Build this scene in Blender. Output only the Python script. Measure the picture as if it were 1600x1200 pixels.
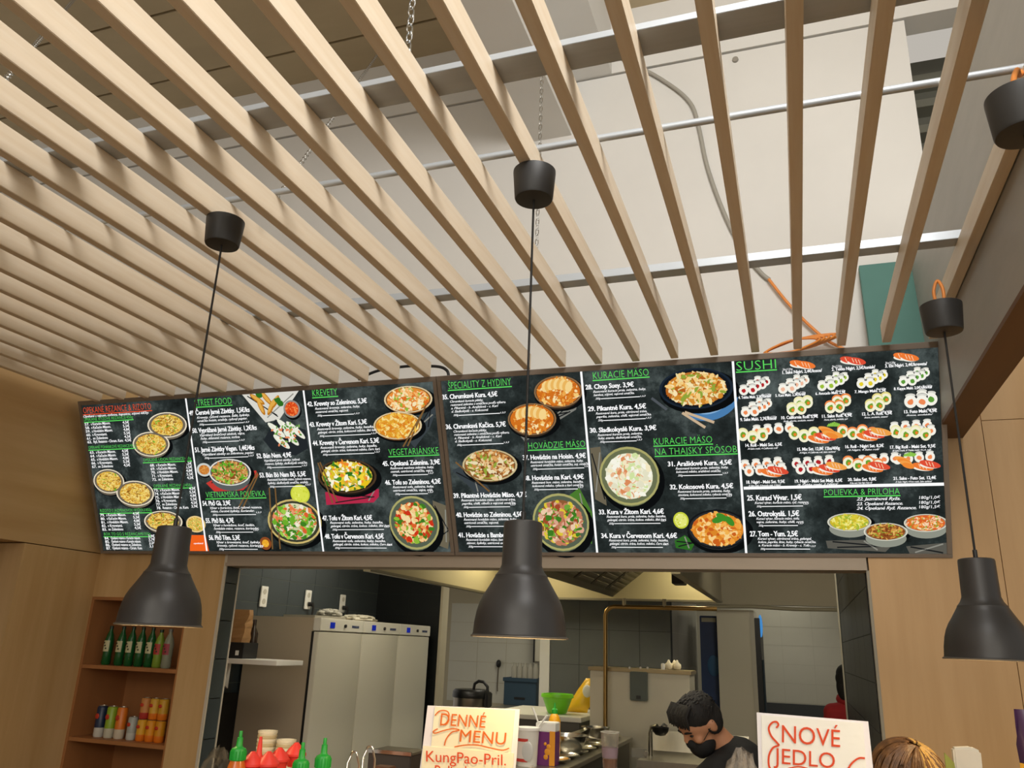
import bpy, bmesh, math, random
import numpy as np
from mathutils import Vector, Matrix
for o in list(bpy.data.objects): bpy.data.objects.remove(o)
S = bpy.context.scene
C = S.collection
CZ = 1.65                     # eye height above the floor
# ---------------------------------------------------------------- camera
FPX = 1253.6; PITCH, ROLL, YAW = 0.313468, 0.03894, 0.340473
_f = np.array([-math.sin(YAW)*math.cos(PITCH), math.cos(YAW)*math.cos(PITCH), math.sin(PITCH)])
_r = np.array([math.cos(YAW), math.sin(YAW), 0.]); _u = np.cross(_r, _f)
CR = _r*math.cos(ROLL)+_u*math.sin(ROLL); CU = -_r*math.sin(ROLL)+_u*math.cos(ROLL); CF = _f
cam = bpy.data.objects.new('camera', bpy.data.cameras.new('camera')); C.objects.link(cam)
cam.data.sensor_width = 36; cam.data.lens = 36*FPX/1600; cam.data.clip_start = .02
cam.matrix_world = Matrix(((CR[0], CU[0], -CF[0], 0), (CR[1], CU[1], -CF[1], 0), (CR[2], CU[2], -CF[2], CZ), (0, 0, 0, 1)))
S.camera = cam
# ---------------------------------------------------------------- view, world, large lights
S.view_settings.view_transform = 'Standard'; S.view_settings.look = 'None'
S.view_settings.gamma = 1; S.view_settings.use_curve_mapping = False
S.view_settings.exposure = 0.0
w = bpy.data.worlds.new('world'); S.world = w; w.use_nodes = True
w.node_tree.nodes['Background'].inputs[0].default_value = (1, .93, .83, 1)
w.node_tree.nodes['Background'].inputs[1].default_value = .5
def area(name, loc, target, size, power, col, sy=None):
    l = bpy.data.lights.new(name, 'AREA'); l.energy = power; l.color = col; l.size = size
    if sy: l.shape = 'RECTANGLE'; l.size_y = sy
    o = bpy.data.objects.new(name, l); C.objects.link(o); o.location = loc
    o.rotation_euler = (Vector(target)-Vector(loc)).to_track_quat('-Z', 'Y').to_euler()
    return o
# hall light bank above the slats, hall light behind the customer, kitchen tubes, added fill lamps
area('hall_light', (.55, .35, CZ+2.55), (-.6, 2.6, CZ+1.2), 1.1, 74, (1, .985, .96))
area('hall_light_rear', (-.6, -3.2, CZ+2.3), (-.8, 3.6, CZ+.2), 2.4, 95, (1, .92, .8))
area('kitchen_light', (-1.4, 4.12, CZ+.95), (-1.4, 4.3, 0), 2.2, 26, (1, .92, .74), .25)
area('added_fill_fridges', (-2.75, 5.6, CZ+.96), (-2.9, 5.6, 0), .25, 24, (1, .92, .74), 1.8)  # added fill, brightens the refrigerator doors that the hood cuts off
area('added_fill_side', (1.5, -2.0, CZ+.72), (-3.9, 3.4, CZ+.3), 1.2, 40, (1, .92, .78))  # added fill from the right, lifts the left wood block
area('added_fill_aisle', (-.12, 5.9, CZ+.95), (-.25, 7.6, .6), .3, 16, (1, .92, .74), 1.0)  # added fill in the right aisle, brightens the coolers at the back
area('kitchen_light_back', (-2.3, 7.9, CZ+.92), (-2.3, 7.9, 0), .4, 14, (1, .93, .75), .8)
area('storeroom_light', (-.2, 9.2, CZ+.95), (-.2, 9.2, 0), .4, 5.5, (1, .95, .8), 1.0)

# ---------------------------------------------------------------- helpers
def ray(px, py): return CR*(px-800)/FPX-CU*(py-600)/FPX+CF
def P(px, py, **k):           # photo pixel -> point on the plane x= / y= / z= (z above the floor)
    v = ray(px, py); a = list(k)[0]; i = 'xyz'.index(a); t = (k[a]-(CZ if a == 'z' else 0))/v[i]
    q = v*t; return Vector((q[0], q[1], q[2]+CZ))
def lin(c):
    if isinstance(c, str): c = [int(c[i:i+2], 16)/255 for i in (1, 3, 5)]
    return tuple((x/12.92 if x <= .04045 else ((x+.055)/1.055)**2.4) for x in c[:3])
MATS = {}
def mat(name, col, rough=.5, metal=0., noise=0., nscale=(8, 8, 8), bump=0., col2=None, trans=0., spec=None, alpha=1., emit=None, estr=1., coat=0.):
    if name in MATS: return MATS[name]
    m = bpy.data.materials.new(name); m.use_nodes = True; nt = m.node_tree; b = nt.nodes['Principled BSDF']
    c = lin(col); b.inputs['Base Color'].default_value = (*c, 1); b.inputs['Roughness'].default_value = rough; b.inputs['Metallic'].default_value = metal
    if spec is not None: b.inputs['Specular IOR Level'].default_value = spec
    if trans: b.inputs['Transmission Weight'].default_value = trans; b.inputs['IOR'].default_value = 1.35
    if alpha < 1: b.inputs['Alpha'].default_value = alpha
    if coat: b.inputs['Coat Weight'].default_value = coat
    if emit: b.inputs['Emission Color'].default_value = (*lin(emit), 1); b.inputs['Emission Strength'].default_value = estr
    if noise or bump or col2:
        tc = nt.nodes.new('ShaderNodeTexCoord'); mp = nt.nodes.new('ShaderNodeMapping'); mp.inputs['Scale'].default_value = nscale
        nz = nt.nodes.new('ShaderNodeTexNoise'); nz.inputs['Scale'].default_value = 1; nz.inputs['Detail'].default_value = 5; nz.inputs['Roughness'].default_value = .6
        nt.links.new(tc.outputs['Object'], mp.inputs[0]); nt.links.new(mp.outputs[0], nz.inputs['Vector'])
        c2 = lin(col2) if col2 else tuple(x*(1-noise) for x in c)
        rp = nt.nodes.new('ShaderNodeValToRGB'); rp.color_ramp.elements[0].position = .34; rp.color_ramp.elements[1].position = .68
        rp.color_ramp.elements[0].color = (*c2, 1); rp.color_ramp.elements[1].color = (*c, 1)
        nt.links.new(nz.outputs[0], rp.inputs[0]); nt.links.new(rp.outputs[0], b.inputs['Base Color'])
        if bump:
            bp = nt.nodes.new('ShaderNodeBump'); bp.inputs['Strength'].default_value = bump; bp.inputs['Distance'].default_value = .01
            nt.links.new(nz.outputs[0], bp.inputs['Height']); nt.links.new(bp.outputs[0], b.inputs['Normal'])
    MATS[name] = m; return m
def emat(name, col, s=1.):
    m = bpy.data.materials.new(name); m.use_nodes = True; nt = m.node_tree; nt.nodes.clear()
    o = nt.nodes.new('ShaderNodeOutputMaterial'); e = nt.nodes.new('ShaderNodeEmission'); e.inputs[0].default_value = (*lin(col), 1); e.inputs[1].default_value = s
    nt.links.new(e.outputs[0], o.inputs[0]); return m
class MB:
    def __init__(s): s.v = []; s.f = []; s.c = []
    def add(s, v, f, col=None):
        n = len(s.v); s.v += [tuple(p) for p in v]; s.f += [tuple(i+n for i in q) for q in f]
        s.c += [(*(lin(col) if col else (1, 1, 1)), 1)]*len(v); return s
    def box(s, a, b):
        x0, y0, z0 = a; x1, y1, z1 = b
        return s.add([(x0,y0,z0),(x1,y0,z0),(x1,y1,z0),(x0,y1,z0),(x0,y0,z1),(x1,y0,z1),(x1,y1,z1),(x0,y1,z1)],
                     [(0,3,2,1),(4,5,6,7),(0,1,5,4),(1,2,6,5),(2,3,7,6),(3,0,4,7)])
    def prism(s, poly, ext):     # polygon of 3-D points extruded by a vector
        n = len(poly); e = Vector(ext); p = [Vector(q) for q in poly]
        return s.add(p+[q+e for q in p], [tuple(range(n))[::-1], tuple(range(n, 2*n))]+[(i, (i+1) % n, n+(i+1) % n, n+i) for i in range(n)])
    def lathe(s, prof, c=(0, 0, 0), n=32, cap0=True, cap1=True, sx=1, sy=1):
        v = []; f = []
        for r, z in prof:
            for i in range(n):
                a = 2*math.pi*i/n; v.append((c[0]+r*math.cos(a)*sx, c[1]+r*math.sin(a)*sy, c[2]+z))
        for k in range(len(prof)-1):
            for i in range(n):
                j = (i+1) % n; f.append((k*n+i, k*n+j, (k+1)*n+j, (k+1)*n+i))
        if cap0: f.append(tuple(range(n))[::-1])
        if cap1: f.append(tuple(range((len(prof)-1)*n, len(prof)*n)))
        return s.add(v, f)
    def tube(s, pts, r, n=8, closed=False):
        pts = [Vector(p) for p in pts]; m = len(pts); v = []; f = []
        rr = r if isinstance(r, (list, tuple)) else [r]*m
        prev = None
        for i, p in enumerate(pts):
            if closed: t = pts[(i+1) % m]-pts[i-1]
            else: t = pts[min(i+1, m-1)]-pts[max(i-1, 0)]
            t.normalize()
            if prev is None:
                a = t.cross(Vector((0, 0, 1)))
                if a.length < .05: a = t.cross(Vector((1, 0, 0)))
            else: a = prev-t*prev.dot(t)
            a.normalize(); prev = a; b = t.cross(a)
            for k in range(n):
                q = 2*math.pi*k/n; v.append(p+(a*math.cos(q)+b*math.sin(q))*rr[i])
        for i in range(m if closed else m-1):
            j = (i+1) % m
            for k in range(n): f.append((i*n+k, i*n+(k+1) % n, j*n+(k+1) % n, j*n+k))
        if not closed: f += [tuple(range(n))[::-1], tuple(range((m-1)*n, m*n))]
        return s.add(v, f)
    def ball(s, c, r, n=14, m=9, M=None):
        v = []; f = []; r = r if isinstance(r, (list, tuple)) else (r, r, r)
        for j in range(m+1):
            th = math.pi*j/m
            for i in range(n):
                ph = 2*math.pi*i/n; p = Vector((r[0]*math.sin(th)*math.cos(ph), r[1]*math.sin(th)*math.sin(ph), r[2]*math.cos(th)))
                if M: p = M @ p
                v.append(p+Vector(c))
        for j in range(m):
            for i in range(n): k = (i+1) % n; f.append((j*n+i, (j+1)*n+i, (j+1)*n+k, j*n+k))
        return s.add(v, f)
    def mesh(s, name, m=None, smooth=False, col=False, bevel=0):
        me = bpy.data.meshes.new(name); me.from_pydata(s.v, [], s.f); me.update()
        bm = bmesh.new(); bm.from_mesh(me)
        if not col: bmesh.ops.remove_doubles(bm, verts=bm.verts, dist=1e-6)
        if not col: bmesh.ops.recalc_face_normals(bm, faces=bm.faces)
        if bevel: bmesh.ops.bevel(bm, geom=list(bm.edges), offset=bevel, segments=2, affect='EDGES', clamp_overlap=True)
        bmesh.ops.delete(bm, geom=[q for q in bm.verts if not q.link_faces], context='VERTS') if not col else None
        bm.to_mesh(me); bm.free()
        if col:
            at = me.color_attributes.new('print', 'FLOAT_COLOR', 'POINT'); at.data.foreach_set('color', [x for c in s.c for x in c])
        if smooth:
            me.polygons.foreach_set('use_smooth', [True]*len(me.polygons))
            if hasattr(me, 'set_sharp_from_angle'): me.set_sharp_from_angle(angle=math.radians(smooth if smooth > 1 else 40))
        if m: me.materials.append(m)
        return me
    def build(s, name, m, parent=None, smooth=False, bevel=0, col=False):
        return link(name, s.mesh(name, m, smooth, col, bevel), parent)
def link(name, me, parent=None, loc=None):
    o = bpy.data.objects.new(name, me); C.objects.link(o)
    if loc is not None: o.location = loc
    if parent:
        o.parent = parent
        if me is not None and loc is None and parent.type == 'EMPTY': o.location = -Vector(parent.location)
    return o
# Parts are modelled in world coordinates; link() subtracts the location of an Empty parent, mesh parents stay at the origin of their own parent.
def sub(name, mb, m, part, smooth=False, bevel=0):      # a sub-part of a part
    o = bpy.data.objects.new(name, mb.mesh(name, m, smooth, False, bevel)); C.objects.link(o); o.parent = part; return o
def tag(o, label, cat, group=None):
    o['label'] = label; o['category'] = cat
    if group: o['group'] = group
    return o
def thing(name, label, cat, loc, group=None):
    o = bpy.data.objects.new(name, None); o.empty_display_size = .05; C.objects.link(o); o.location = loc; return tag(o, label, cat, group)
def struct(name, mb, m, smooth=False, bevel=0):
    o = mb.build(name, m, None, smooth, bevel); o['kind'] = 'structure'; return o
def copy_tree(o, parent=None):
    c = o.copy(); C.objects.link(c); c.parent = parent
    for ch in list(o.children): copy_tree(ch, c)
    return c
def box(a, b): return MB().box(a, b)
def rod(a, b, r, n=10): return MB().tube([a, b], r, n)
# ================================================================ materials of the setting
H = 1.23
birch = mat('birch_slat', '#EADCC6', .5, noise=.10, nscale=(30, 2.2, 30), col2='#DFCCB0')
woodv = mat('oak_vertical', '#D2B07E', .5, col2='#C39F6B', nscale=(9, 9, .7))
woodh = mat('oak_horizontal', '#D0AE7D', .5, col2='#C19D69', nscale=(9, .7, 9))
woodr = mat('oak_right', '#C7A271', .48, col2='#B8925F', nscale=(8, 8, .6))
edge_wood = mat('oak_edge', '#A8703F', .55)
white_wall = mat('white_wall', '#D9D7D2', .75, noise=.05, nscale=(2, 2, 2))
ceil_m = mat('ceiling_board', '#B9A98A', .85, noise=.12, nscale=(1.2, 4, 1))
grey_lam = mat('grey_laminate', '#A9A7A1', .5, noise=.1, nscale=(3, 3, 12))
header_m = mat('header_board', '#A89A88', .6, noise=.06, nscale=(3, 3, 20))
alu = mat('aluminium', '#B4BAC0', .42, metal=.3, noise=.10, nscale=(2, 40, 2))
alu_f = mat('aluminium_frame', '#8C8176', .45, metal=.2)
steel = mat('stainless', '#B9B4A6', .33, metal=1., noise=.1, nscale=(30, 3, 3))
tile_d = mat('dark_tile', '#3C4447', .38, noise=.12, nscale=(6, 6, 6))
tile_g = mat('grey_tile', '#5F6361', .38, noise=.12, nscale=(3, 3, 3))
tile_b = mat('black_tile', '#15191A', .35, noise=.12, nscale=(6, 6, 6))
tile_w = mat('white_tile', '#CFCDBF', .3, noise=.04, nscale=(4, 4, 4))
grout_d = mat('dark_grout', '#6F726C', .9)
grout_b = mat('black_grout', '#2B3031', .9)
grout_w = mat('light_grout', '#C2C0B2', .9)
cream = mat('cream_paint', '#BDB49C', .8, noise=.05, nscale=(2, 2, 2))
floor_m = mat('floor_tile', '#77736B', .4, noise=.15, nscale=(3, 3, 3))
white_pl = mat('white_plastic', '#E4E3DE', .4)
black_pl = mat('black_plastic', '#1B1B1C', .45)
YW = 3.80; XL = -3.90; ZB = CZ+.93; XB = .61
# floor and far ends
struct('floor', box((-7, -6, -.1), (5, 11, 0)), floor_m)
struct('ceiling', box((-7, -4.5, CZ+3.62), (5, 4.0, CZ+3.75)), ceil_m)
# ceiling boards between the beams and beams of the hall
zc = CZ+3.62
for i in range(9):
    o = box((-6.6, -.6+i*.52, zc-.025), (-1.42, -.1+i*.52, zc)).build('panel', ceil_m, bpy.data.objects['ceiling'])
def hall_beam(x0, x1, z):
    o = MB().box((x0, -4, z), (x1, 3.86, z+.05)).box((x0+.06, -4, z+.05), (x1-.06, 3.86, zc)).build('trim_1', white_wall); o['kind'] = 'structure'; return o
hall_beam(-1.33, -1.06, CZ+2.83)
o = box((-1.06, -4, CZ+3.2), (-.82, 3.85, zc)).build('trim_2', white_wall); o['kind'] = 'structure'
# upper white wall above the menu, with its fascia boards
struct('wall_back', box((-6.5, 3.86, CZ+.36), (.735, 4.0, CZ+3.19)), white_wall)
wb = bpy.data.objects['wall_back']
box((-6.5, 3.85, CZ+3.20), (3, 4.0, CZ+3.30)).build('fascia', white_wall, wb)
box((-6.5, 3.83, CZ+3.31), (3, 4.0, CZ+3.62)).build('fascia', white_wall, wb)
MB().lathe([(.001, 0), (.018, 0), (.016, .012), (.001, .013)], n=14).build('vent_cap', mat('vent', '#8f8a80', .5), wb).matrix_local = Matrix.Translation(P(1149, 94, y=3.86)) @ Matrix.Rotation(math.pi/2, 4, 'X')
# roller shutter beyond the right end of the white wall
struct('wall_shutter', box((.735, 4.5, CZ+.9), (4, 4.6, CZ+3.4)), mat('shutter_back', '#55544a', .5))
sh = bpy.data.objects['wall_shutter']
for i in range(13):
    z = CZ+3.3-.17*i
    MB().prism([(.735, 4.5, z), (.735, 4.42, z-.05), (.735, 4.42, z-.10), (.735, 4.5, z-.12)], (3, 0, 0)).build('slat', mat('shutter_slat', '#77766a', .4, metal=.5), sh)
# wood wall on the left: upper wall, the block below it, the niche pillar
struct('wall_left', box((XL-.7, -4, CZ+.425), (XL, 3.86, CZ+1.7)), woodh)
struct('wall_left_block', MB().box((XL-.7, 3.28, 0), (XL, YW, CZ+.42)), woodv)
struct('wall_left_recess', box((XL-1.5, -4, 0), (XL-.75, 3.28, CZ+.42)), mat('recess_wood', '#8a6238', .6, noise=.1, nscale=(6, 6, .8)))
JL, JR, ZO = -2.990, .293, CZ+.355      # serving opening
nx0, nx1, nz1 = XL, -3.21, P(140, 932, y=YW).z
pil = struct('wall_pillar', MB().box((nx1, YW, 0), (JL, YW+.11, CZ+.43)).box((nx0, YW, nz1), (nx1, YW+.11, CZ+.43)).box((nx0-.03, YW, 0), (nx0, YW+.36, nz1)), woodv)
box((JL-.012, YW-.006, 0), (JL+.004, YW+.004, CZ+.43)).build('edge_strip', mat('edge_strip', '#C9C0AE', .5), pil)
# niche with shelves
niche = thing('drinks_shelf', 'built-in wooden shelf niche holding drinks, left of the serving opening', 'shelf', (nx0+.3, YW+.2, 0))
nd = YW+.36
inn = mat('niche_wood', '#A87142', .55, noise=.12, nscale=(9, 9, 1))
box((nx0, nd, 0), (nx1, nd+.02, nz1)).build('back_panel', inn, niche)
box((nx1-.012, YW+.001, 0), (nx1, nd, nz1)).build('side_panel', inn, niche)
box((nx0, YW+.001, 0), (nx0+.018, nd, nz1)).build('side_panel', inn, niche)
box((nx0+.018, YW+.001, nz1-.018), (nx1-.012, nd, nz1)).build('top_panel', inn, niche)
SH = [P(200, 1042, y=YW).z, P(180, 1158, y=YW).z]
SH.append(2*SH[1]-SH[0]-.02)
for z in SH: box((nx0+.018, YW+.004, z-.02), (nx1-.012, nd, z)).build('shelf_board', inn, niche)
# header under the menu, right wood wall with panels
struct('trim_header', MB().box((JL, YW-.005, ZO), (JR, YW+.13, CZ+.43)).box((JL, YW-.012, ZO), (JR, YW-.005, ZO+.018)), header_m)
struct('wall_right', MB().box((JR+.008, YW+.012, 0), (3.4, YW+.13, ZB)).box((XB+.115, YW+.012, ZB), (3.4, YW+.13, CZ+1.8)), woodr)
wr = bpy.data.objects['wall_right']
zs = P(1560, 656, y=YW).z; xs = P(1560, 840, y=YW).x
for x0, x1 in ((JR+.008, xs-.0015), (xs+.0015, 3.4)):
    for z0, z1 in ((0, zs-.0015), (zs+.0015, CZ+1.8)):
        box((x0, YW, z0), (x1, YW+.012, z1 if x0 > .6 else min(z1, ZB-.014))).build('panel', woodr, wr)
box((JR-.004, YW-.004, 0), (JR+.008, YW+.02, ZO)).build('edge_strip', mat('edge_strip2', '#8f8876', .5), wr)
# bulkhead at the right end of the slats: grey side, wood underside
struct('wall_bulkhead', box((XB, -2.5, ZB+.004), (XB+.115, YW, CZ+1.77)), grey_lam)
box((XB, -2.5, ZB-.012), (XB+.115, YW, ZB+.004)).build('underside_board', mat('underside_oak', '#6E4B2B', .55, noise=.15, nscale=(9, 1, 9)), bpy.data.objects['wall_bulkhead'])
# ledge above the menu where cables lie
struct('trim_ledge', box((XL, 3.65, CZ+1.265), (XB, 3.86, CZ+1.30)), white_wall)

# ================================================================ kitchen shell
KZ = CZ+1.0; KX = -3.80
struct('ceiling_kitchen', box((-5, YW+.13, KZ), (3, 11, KZ+.1)), cream)
def tiles(parent, m, org, du, dv, nu, nv, su, sv, n, gap=.004, th=.0025, clip=None, stag=0):
    """rows of wall tiles as parts: org corner, unit vectors du, dv, normal n"""
    du, dv, n = Vector(du), Vector(dv), Vector(n); cache = {}
    for j in range(nv):
        for i in range(nu):
            mb = cache.get('m')
            if mb is None:
                a = du*gap/2+dv*gap/2; b = du*(su-gap/2)+dv*(sv-gap/2)
                q = [a, du*(su-gap/2)+dv*gap/2, b, du*gap/2+dv*(sv-gap/2)]
                mb = MB().prism(q, n*th).mesh('tile', m); cache['m'] = mb
            link('tile', mb, parent, Vector(org)+du*(su*(i+(stag*(j % 2))))+dv*(sv*j))
wl = struct('wall_kitchen_left', box((KX-.1, 4.22, 0), (KX, 7.1, KZ)), grout_d)
tiles(wl, tile_d, (KX, 4.51, .95), (0, 1, 0), (0, 0, 1), 7, 9, .37, .185, (1, 0, 0))
wj = struct('wall_jamb_left', box((JL-.1, YW+.004, 0), (JL, YW+.115, ZO)), grout_d)
tiles(wj, tile_d, (JL, YW+.006, ZO-.2*7-.09), (0, 1, 0), (0, 0, 1), 1, 7, .105, .2, (1, 0, 0))
tiles(wj, tile_d, (JL, YW+.006, ZO-.09), (0, 1, 0), (0, 0, 1), 1, 1, .105, .088, (1, 0, 0))
box((JL-.01, YW+.1145, 0), (JL+.006, YW+.1205, ZO)).build('edge_strip', mat('edge_strip', '#C9C0AE'), wj)
wbk = struct('wall_kitchen_back_left', box((KX, 7.1, 0), (-3.12, 7.2, KZ)), grout_b)
tiles(wbk, tile_b, (KX, 7.1, .95), (1, 0, 0), (0, 0, 1), 2, 9, .34, .185, (0, -1, 0))
o = struct('trim_corner', box((-3.12, 7.06, 0), (-3.098, 7.2, CZ+.5)), cream)
JF = 6.7
wkr = struct('wall_kitchen_right', box((JR+.002, YW+.13, 0), (JR+.1, JF, KZ)), grout_b)
tiles(wkr, tile_b, (JR+.002, YW+.13, .95), (0, 1, 0), (0, 0, 1), 6, 8, .428, .2, (-1, 0, 0))
box((JR-.008, JF-.005, 0), (JR+.1, JF+.02, KZ)).build('edge_strip', mat('edge_strip3', '#a39c88', .5), wkr)
# grey tiled wall behind the range, its return, and the white back room
gx0, gx1 = P(860, 1000, y=7.3).x, P(1048, 1000, y=7.3).x
wg = struct('wall_range', box((gx0, 7.3, 0), (gx1, 7.4, KZ)), grout_b)
nt_ = 4; tiles(wg, tile_g, (gx0, 7.3, .9), (1, 0, 0), (0, 0, 1), nt_, 6, (gx1-gx0)/nt_, .3, (0, -1, 0), gap=.003)
wg2 = struct('wall_range_return', box((gx1-.1, 7.4, 0), (gx1-.002, 9.3, KZ)), grout_w)
tiles(wg2, mat('return_tile', '#8f8d82', .35), (gx1-.002, 7.4, .9), (0, 1, 0), (0, 0, 1), 5, 6, .37, .3, (1, 0, 0))
o = struct('trim_pillar', box((P(845, 1000, y=7.3).x, 7.28, 0), (gx0, 7.42, KZ)), white_wall)
ww = struct('wall_back_room', box((-4.6, 9.3, 0), (gx1-.1, 9.4, KZ)), cream)
wx0 = P(703, 1000, y=9.3).x
tiles(ww, tile_w, (wx0, 9.3, 1.0), (1, 0, 0), (0, 0, 1), 4, 5, .36, .22, (0, -1, 0))
# lintel beyond the hood, storeroom with white tiles
struct('wall_lintel', box((gx1, 8.2, CZ+.44), (2.5, 8.3, KZ)), cream)
ws = struct('wall_storeroom', box((-1.4, 10.0, 0), (3, 10.1, KZ)), grout_w)
tiles(ws, tile_w, (-.85, 10.0, 1.15), (1, 0, 0), (0, 0, 1), 7, 5, .33, .2, (0, -1, 0))
box((-.85, 9.985, .85), (1.5, 10.0, 1.14)).build('dark_band', mat('dark_band', '#3e4144', .5), ws)
# ================================================================ slatted ceiling
SZ0, SZ1 = CZ+H, CZ+H+.076
slc = thing('slatted_ceiling', 'hanging ceiling of pale birch slats on aluminium bars above the counter', 'ceiling slats', (-1.6, 1.5, SZ0))
sw, pitch_ = .027*H, .1395*H
sm = MB().box((0, -.9, 0), (sw, 3.385, SZ1-SZ0)).mesh('slat', birch, bevel=.0015)
for i in range(26):
    x = .3265*H-pitch_*(i-1)
    link('slat', sm, slc, Vector((x, 0, SZ0))-slc.location)
x0b = XL+.02
MB().box((x0b, 1.448, SZ1), (.55, 1.535, SZ1+.018)).build('flat_bar', alu, slc, bevel=.001)
MB().box((x0b, 2.655, SZ1), (XB-.012, 2.715, SZ1+.03)).build('flat_bar', alu, slc, bevel=.001)
MB().tube([(x0b, 1.83, SZ1+.010), (.585, 1.83, SZ1+.010)], .010, 14).build('tube_rail', alu, slc, smooth=True)
# chains
chain_m = mat('chain_steel', '#D8DADA', .25, metal=1.)
def chain(a, b, label, L=.028, r=.0016, wid=.007):
    a, b = Vector(a), Vector(b); d = b-a; n = max(2, int(d.length/(L*.78))); d.normalize()
    s = d.cross(Vector((.3, 1, .1))).normalized(); t = d.cross(s); mb = MB()
    for k in range(n):
        c = a+(b-a)*((k+.5)/n); e = s if k % 2 else t; pts = []
        for q in range(10):
            an = 2*math.pi*q/10; ca, sa = math.cos(an), math.sin(an)
            pts.append(c+d*(ca*L*.36+math.copysign(L*.14, ca))+e*sa*wid)
        mb.tube(pts, r, 5, closed=True)
    return tag(mb.build('chain', chain_m, None, smooth=60), label, 'chain', 'chains holding the slatted ceiling')
pb = lambda px, py, z: P(px, py, z=z)
q = P(622, 118, z=SZ1+.018); chain((q.x, 1.49, SZ1+.018), (q.x, 1.49, CZ+2.6), 'thick steel chain at the top edge, left of the middle lamp', .034, .0024, .0095)
q = P(827, 424, z=SZ1+.03); chain((q.x, 2.68, SZ1+.03), (q.x, 2.68, CZ+2.83), 'long straight steel chain behind the middle black lamp cup')
q = P(418, 330, z=SZ1+.02); e = P(592, 82, y=3.6); chain(q, e, 'thin steel chain slanting up to the right behind the slats above the left lamp cup')
q = P(5, 128, z=SZ1+.02); e = P(122, -8, y=2.6); chain(q, e, 'thin steel chain slanting across the top left corner')
# ================================================================ pendant lamps
lamp_m = mat('lamp_grey', '#302F2F', .42, noise=.04, nscale=(40, 40, 40))
lamp_d = mat('lamp_cup', '#2E2E2E', .5)
cord_m = mat('cord', '#151413', .6)
BULB = emat('bulb_glow', '#FFE0A8', 9)
def pendant(x, y, zc, zr, label):
    k = .110/76
    t = thing('pendant_lamp', label, 'lamp', (x, y, zr), 'dark grey pendant lamps over the counter')
    prof = [(.001, 180), (27, 180), (30.5, 178.5), (31.5, 175), (32.5, 110), (36, 101), (41, 94.5), (42, 93.5), (42, 92), (46.5, 84), (53.5, 72), (60, 61.5), (65, 51), (69, 38), (72, 21), (73.3, 5), (74, 2.2), (76.5, 1.2), (76.5, 0)]
    inner = [(74, 0), (72.5, 4), (71, 17), (67.5, 34), (62, 50), (54, 66), (45, 82), (38, 94), (31, 108), (.001, 110)]
    sh = MB(); sh.lathe([(r*k, z*k) for r, z in prof]+[(r*k, max(z, 0)*k) for r, z in inner[1:]], (x, y, zr), 48, False, False)
    shade = sh.build('shade', lamp_m, t, smooth=35)
    sub('rim', MB().tube([(x+75.3*k*math.cos(a), y+75.3*k*math.sin(a), zr) for a in [2*math.pi*i/48 for i in range(48)]], .0024, 6, True), mat('lamp_rim', '#6F685C', .4), shade, True)
    so = MB().lathe([(.001, 110*k), (21*k, 110*k), (20*k, 80*k), (.001, 78*k)], (x, y, zr), 20).build('socket', black_pl, t, smooth=True)
    MB().lathe([(.001, 80*k), (9*k, 78*k), (12*k, 66*k), (19*k, 50*k), (21*k, 40*k), (18*k, 28*k), (10*k, 21*k), (.001, 19*k)], (x, y, zr), 20).build('bulb', BULB, t, smooth=True)
    MB().tube([(x, y, zr+180*k), (x, y, zc-.08)], .0032, 8).build('cord', cord_m, t, smooth=True)
    MB().lathe([(.006, 181*k), (.006, 196*k), (.001, 198*k)], (x, y, zr), 12).build('cord_grip', black_pl, t, smooth=True)
    MB().lathe([(.001, -.088), (.042, -.088), (.0495, -.0865), (.0518, -.082), (.0580, -.006), (.0580, -.001), (.0565, 0), (.001, 0)], (x, y, zc), 40).build('ceiling_cup', lamp_d, t, smooth=35)
    l = bpy.data.lights.new('bulb_light', 'POINT'); l.energy = 5; l.color = (1, .72, .38); l.shadow_soft_size = .02
    lo = bpy.data.objects.new('bulb_light', l); C.objects.link(lo); lo.parent = t; lo.location = (0, 0, 14*k)
    return t
H2 = H
pendant(-1.614, 1.811, SZ0, CZ+.013, 'dark grey pendant lamp hanging in front of the drinks shelf, leftmost')
pendant(-.600, 1.811, SZ0, CZ+.016, 'dark grey pendant lamp in the middle, in front of the kitchen opening')
l3 = pendant(.470, 2.515, CZ+1.02, CZ+.008, 'dark grey pendant lamp before the plain wood wall at the right')
l4 = pendant(.470, 1.540, CZ+1.045, CZ+.01, 'dark grey lamp cup cut by the right picture edge under the tube end')
orange_w = mat('orange_cable', '#E08A3C', .5); grey_w = mat('grey_cable', '#9d998f', .5)
def cable(name, label, pts, r, m, cat='cable'):
    cu = []
    pts = [Vector(p) for p in pts]
    for i in range(len(pts)-1):          # Catmull-Rom
        p0, p1, p2, p3 = pts[max(i-1, 0)], pts[i], pts[i+1], pts[min(i+2, len(pts)-1)]
        for k in range(6):
            t = k/6; cu.append(.5*((2*p1)+(p2-p0)*t+(2*p0-5*p1+4*p2-p3)*t*t+(3*p1-p0-3*p2+p3)*t**3))
    cu.append(pts[-1])
    return tag(MB().tube(cu, r, 8).build(name, m, None, smooth=80), label, cat)
x, y, z = .470, 2.515, CZ+1.02
cable('lamp_cable', 'orange cable loop above the small lamp cup beside the bulkhead', [(x+.01, y, z-.004), (x+.012, y, z+.05), (x+.002, y+.01, z+.085), (x-.012, y+.01, z+.05), (x-.01, y, z-.004)], .005, orange_w)
x, y, z = .470, 1.540, CZ+1.045
cable('lamp_cable', 'orange cable running from the tube end to the lamp cup at the right edge', [(x, y, z-.004), (x+.004, y+.02, z+.05), (x+.05, y+.14, z+.16), (x+.09, 1.80, SZ1-.03), (.583, 1.83, SZ1+.008)], .006, orange_w)
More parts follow.
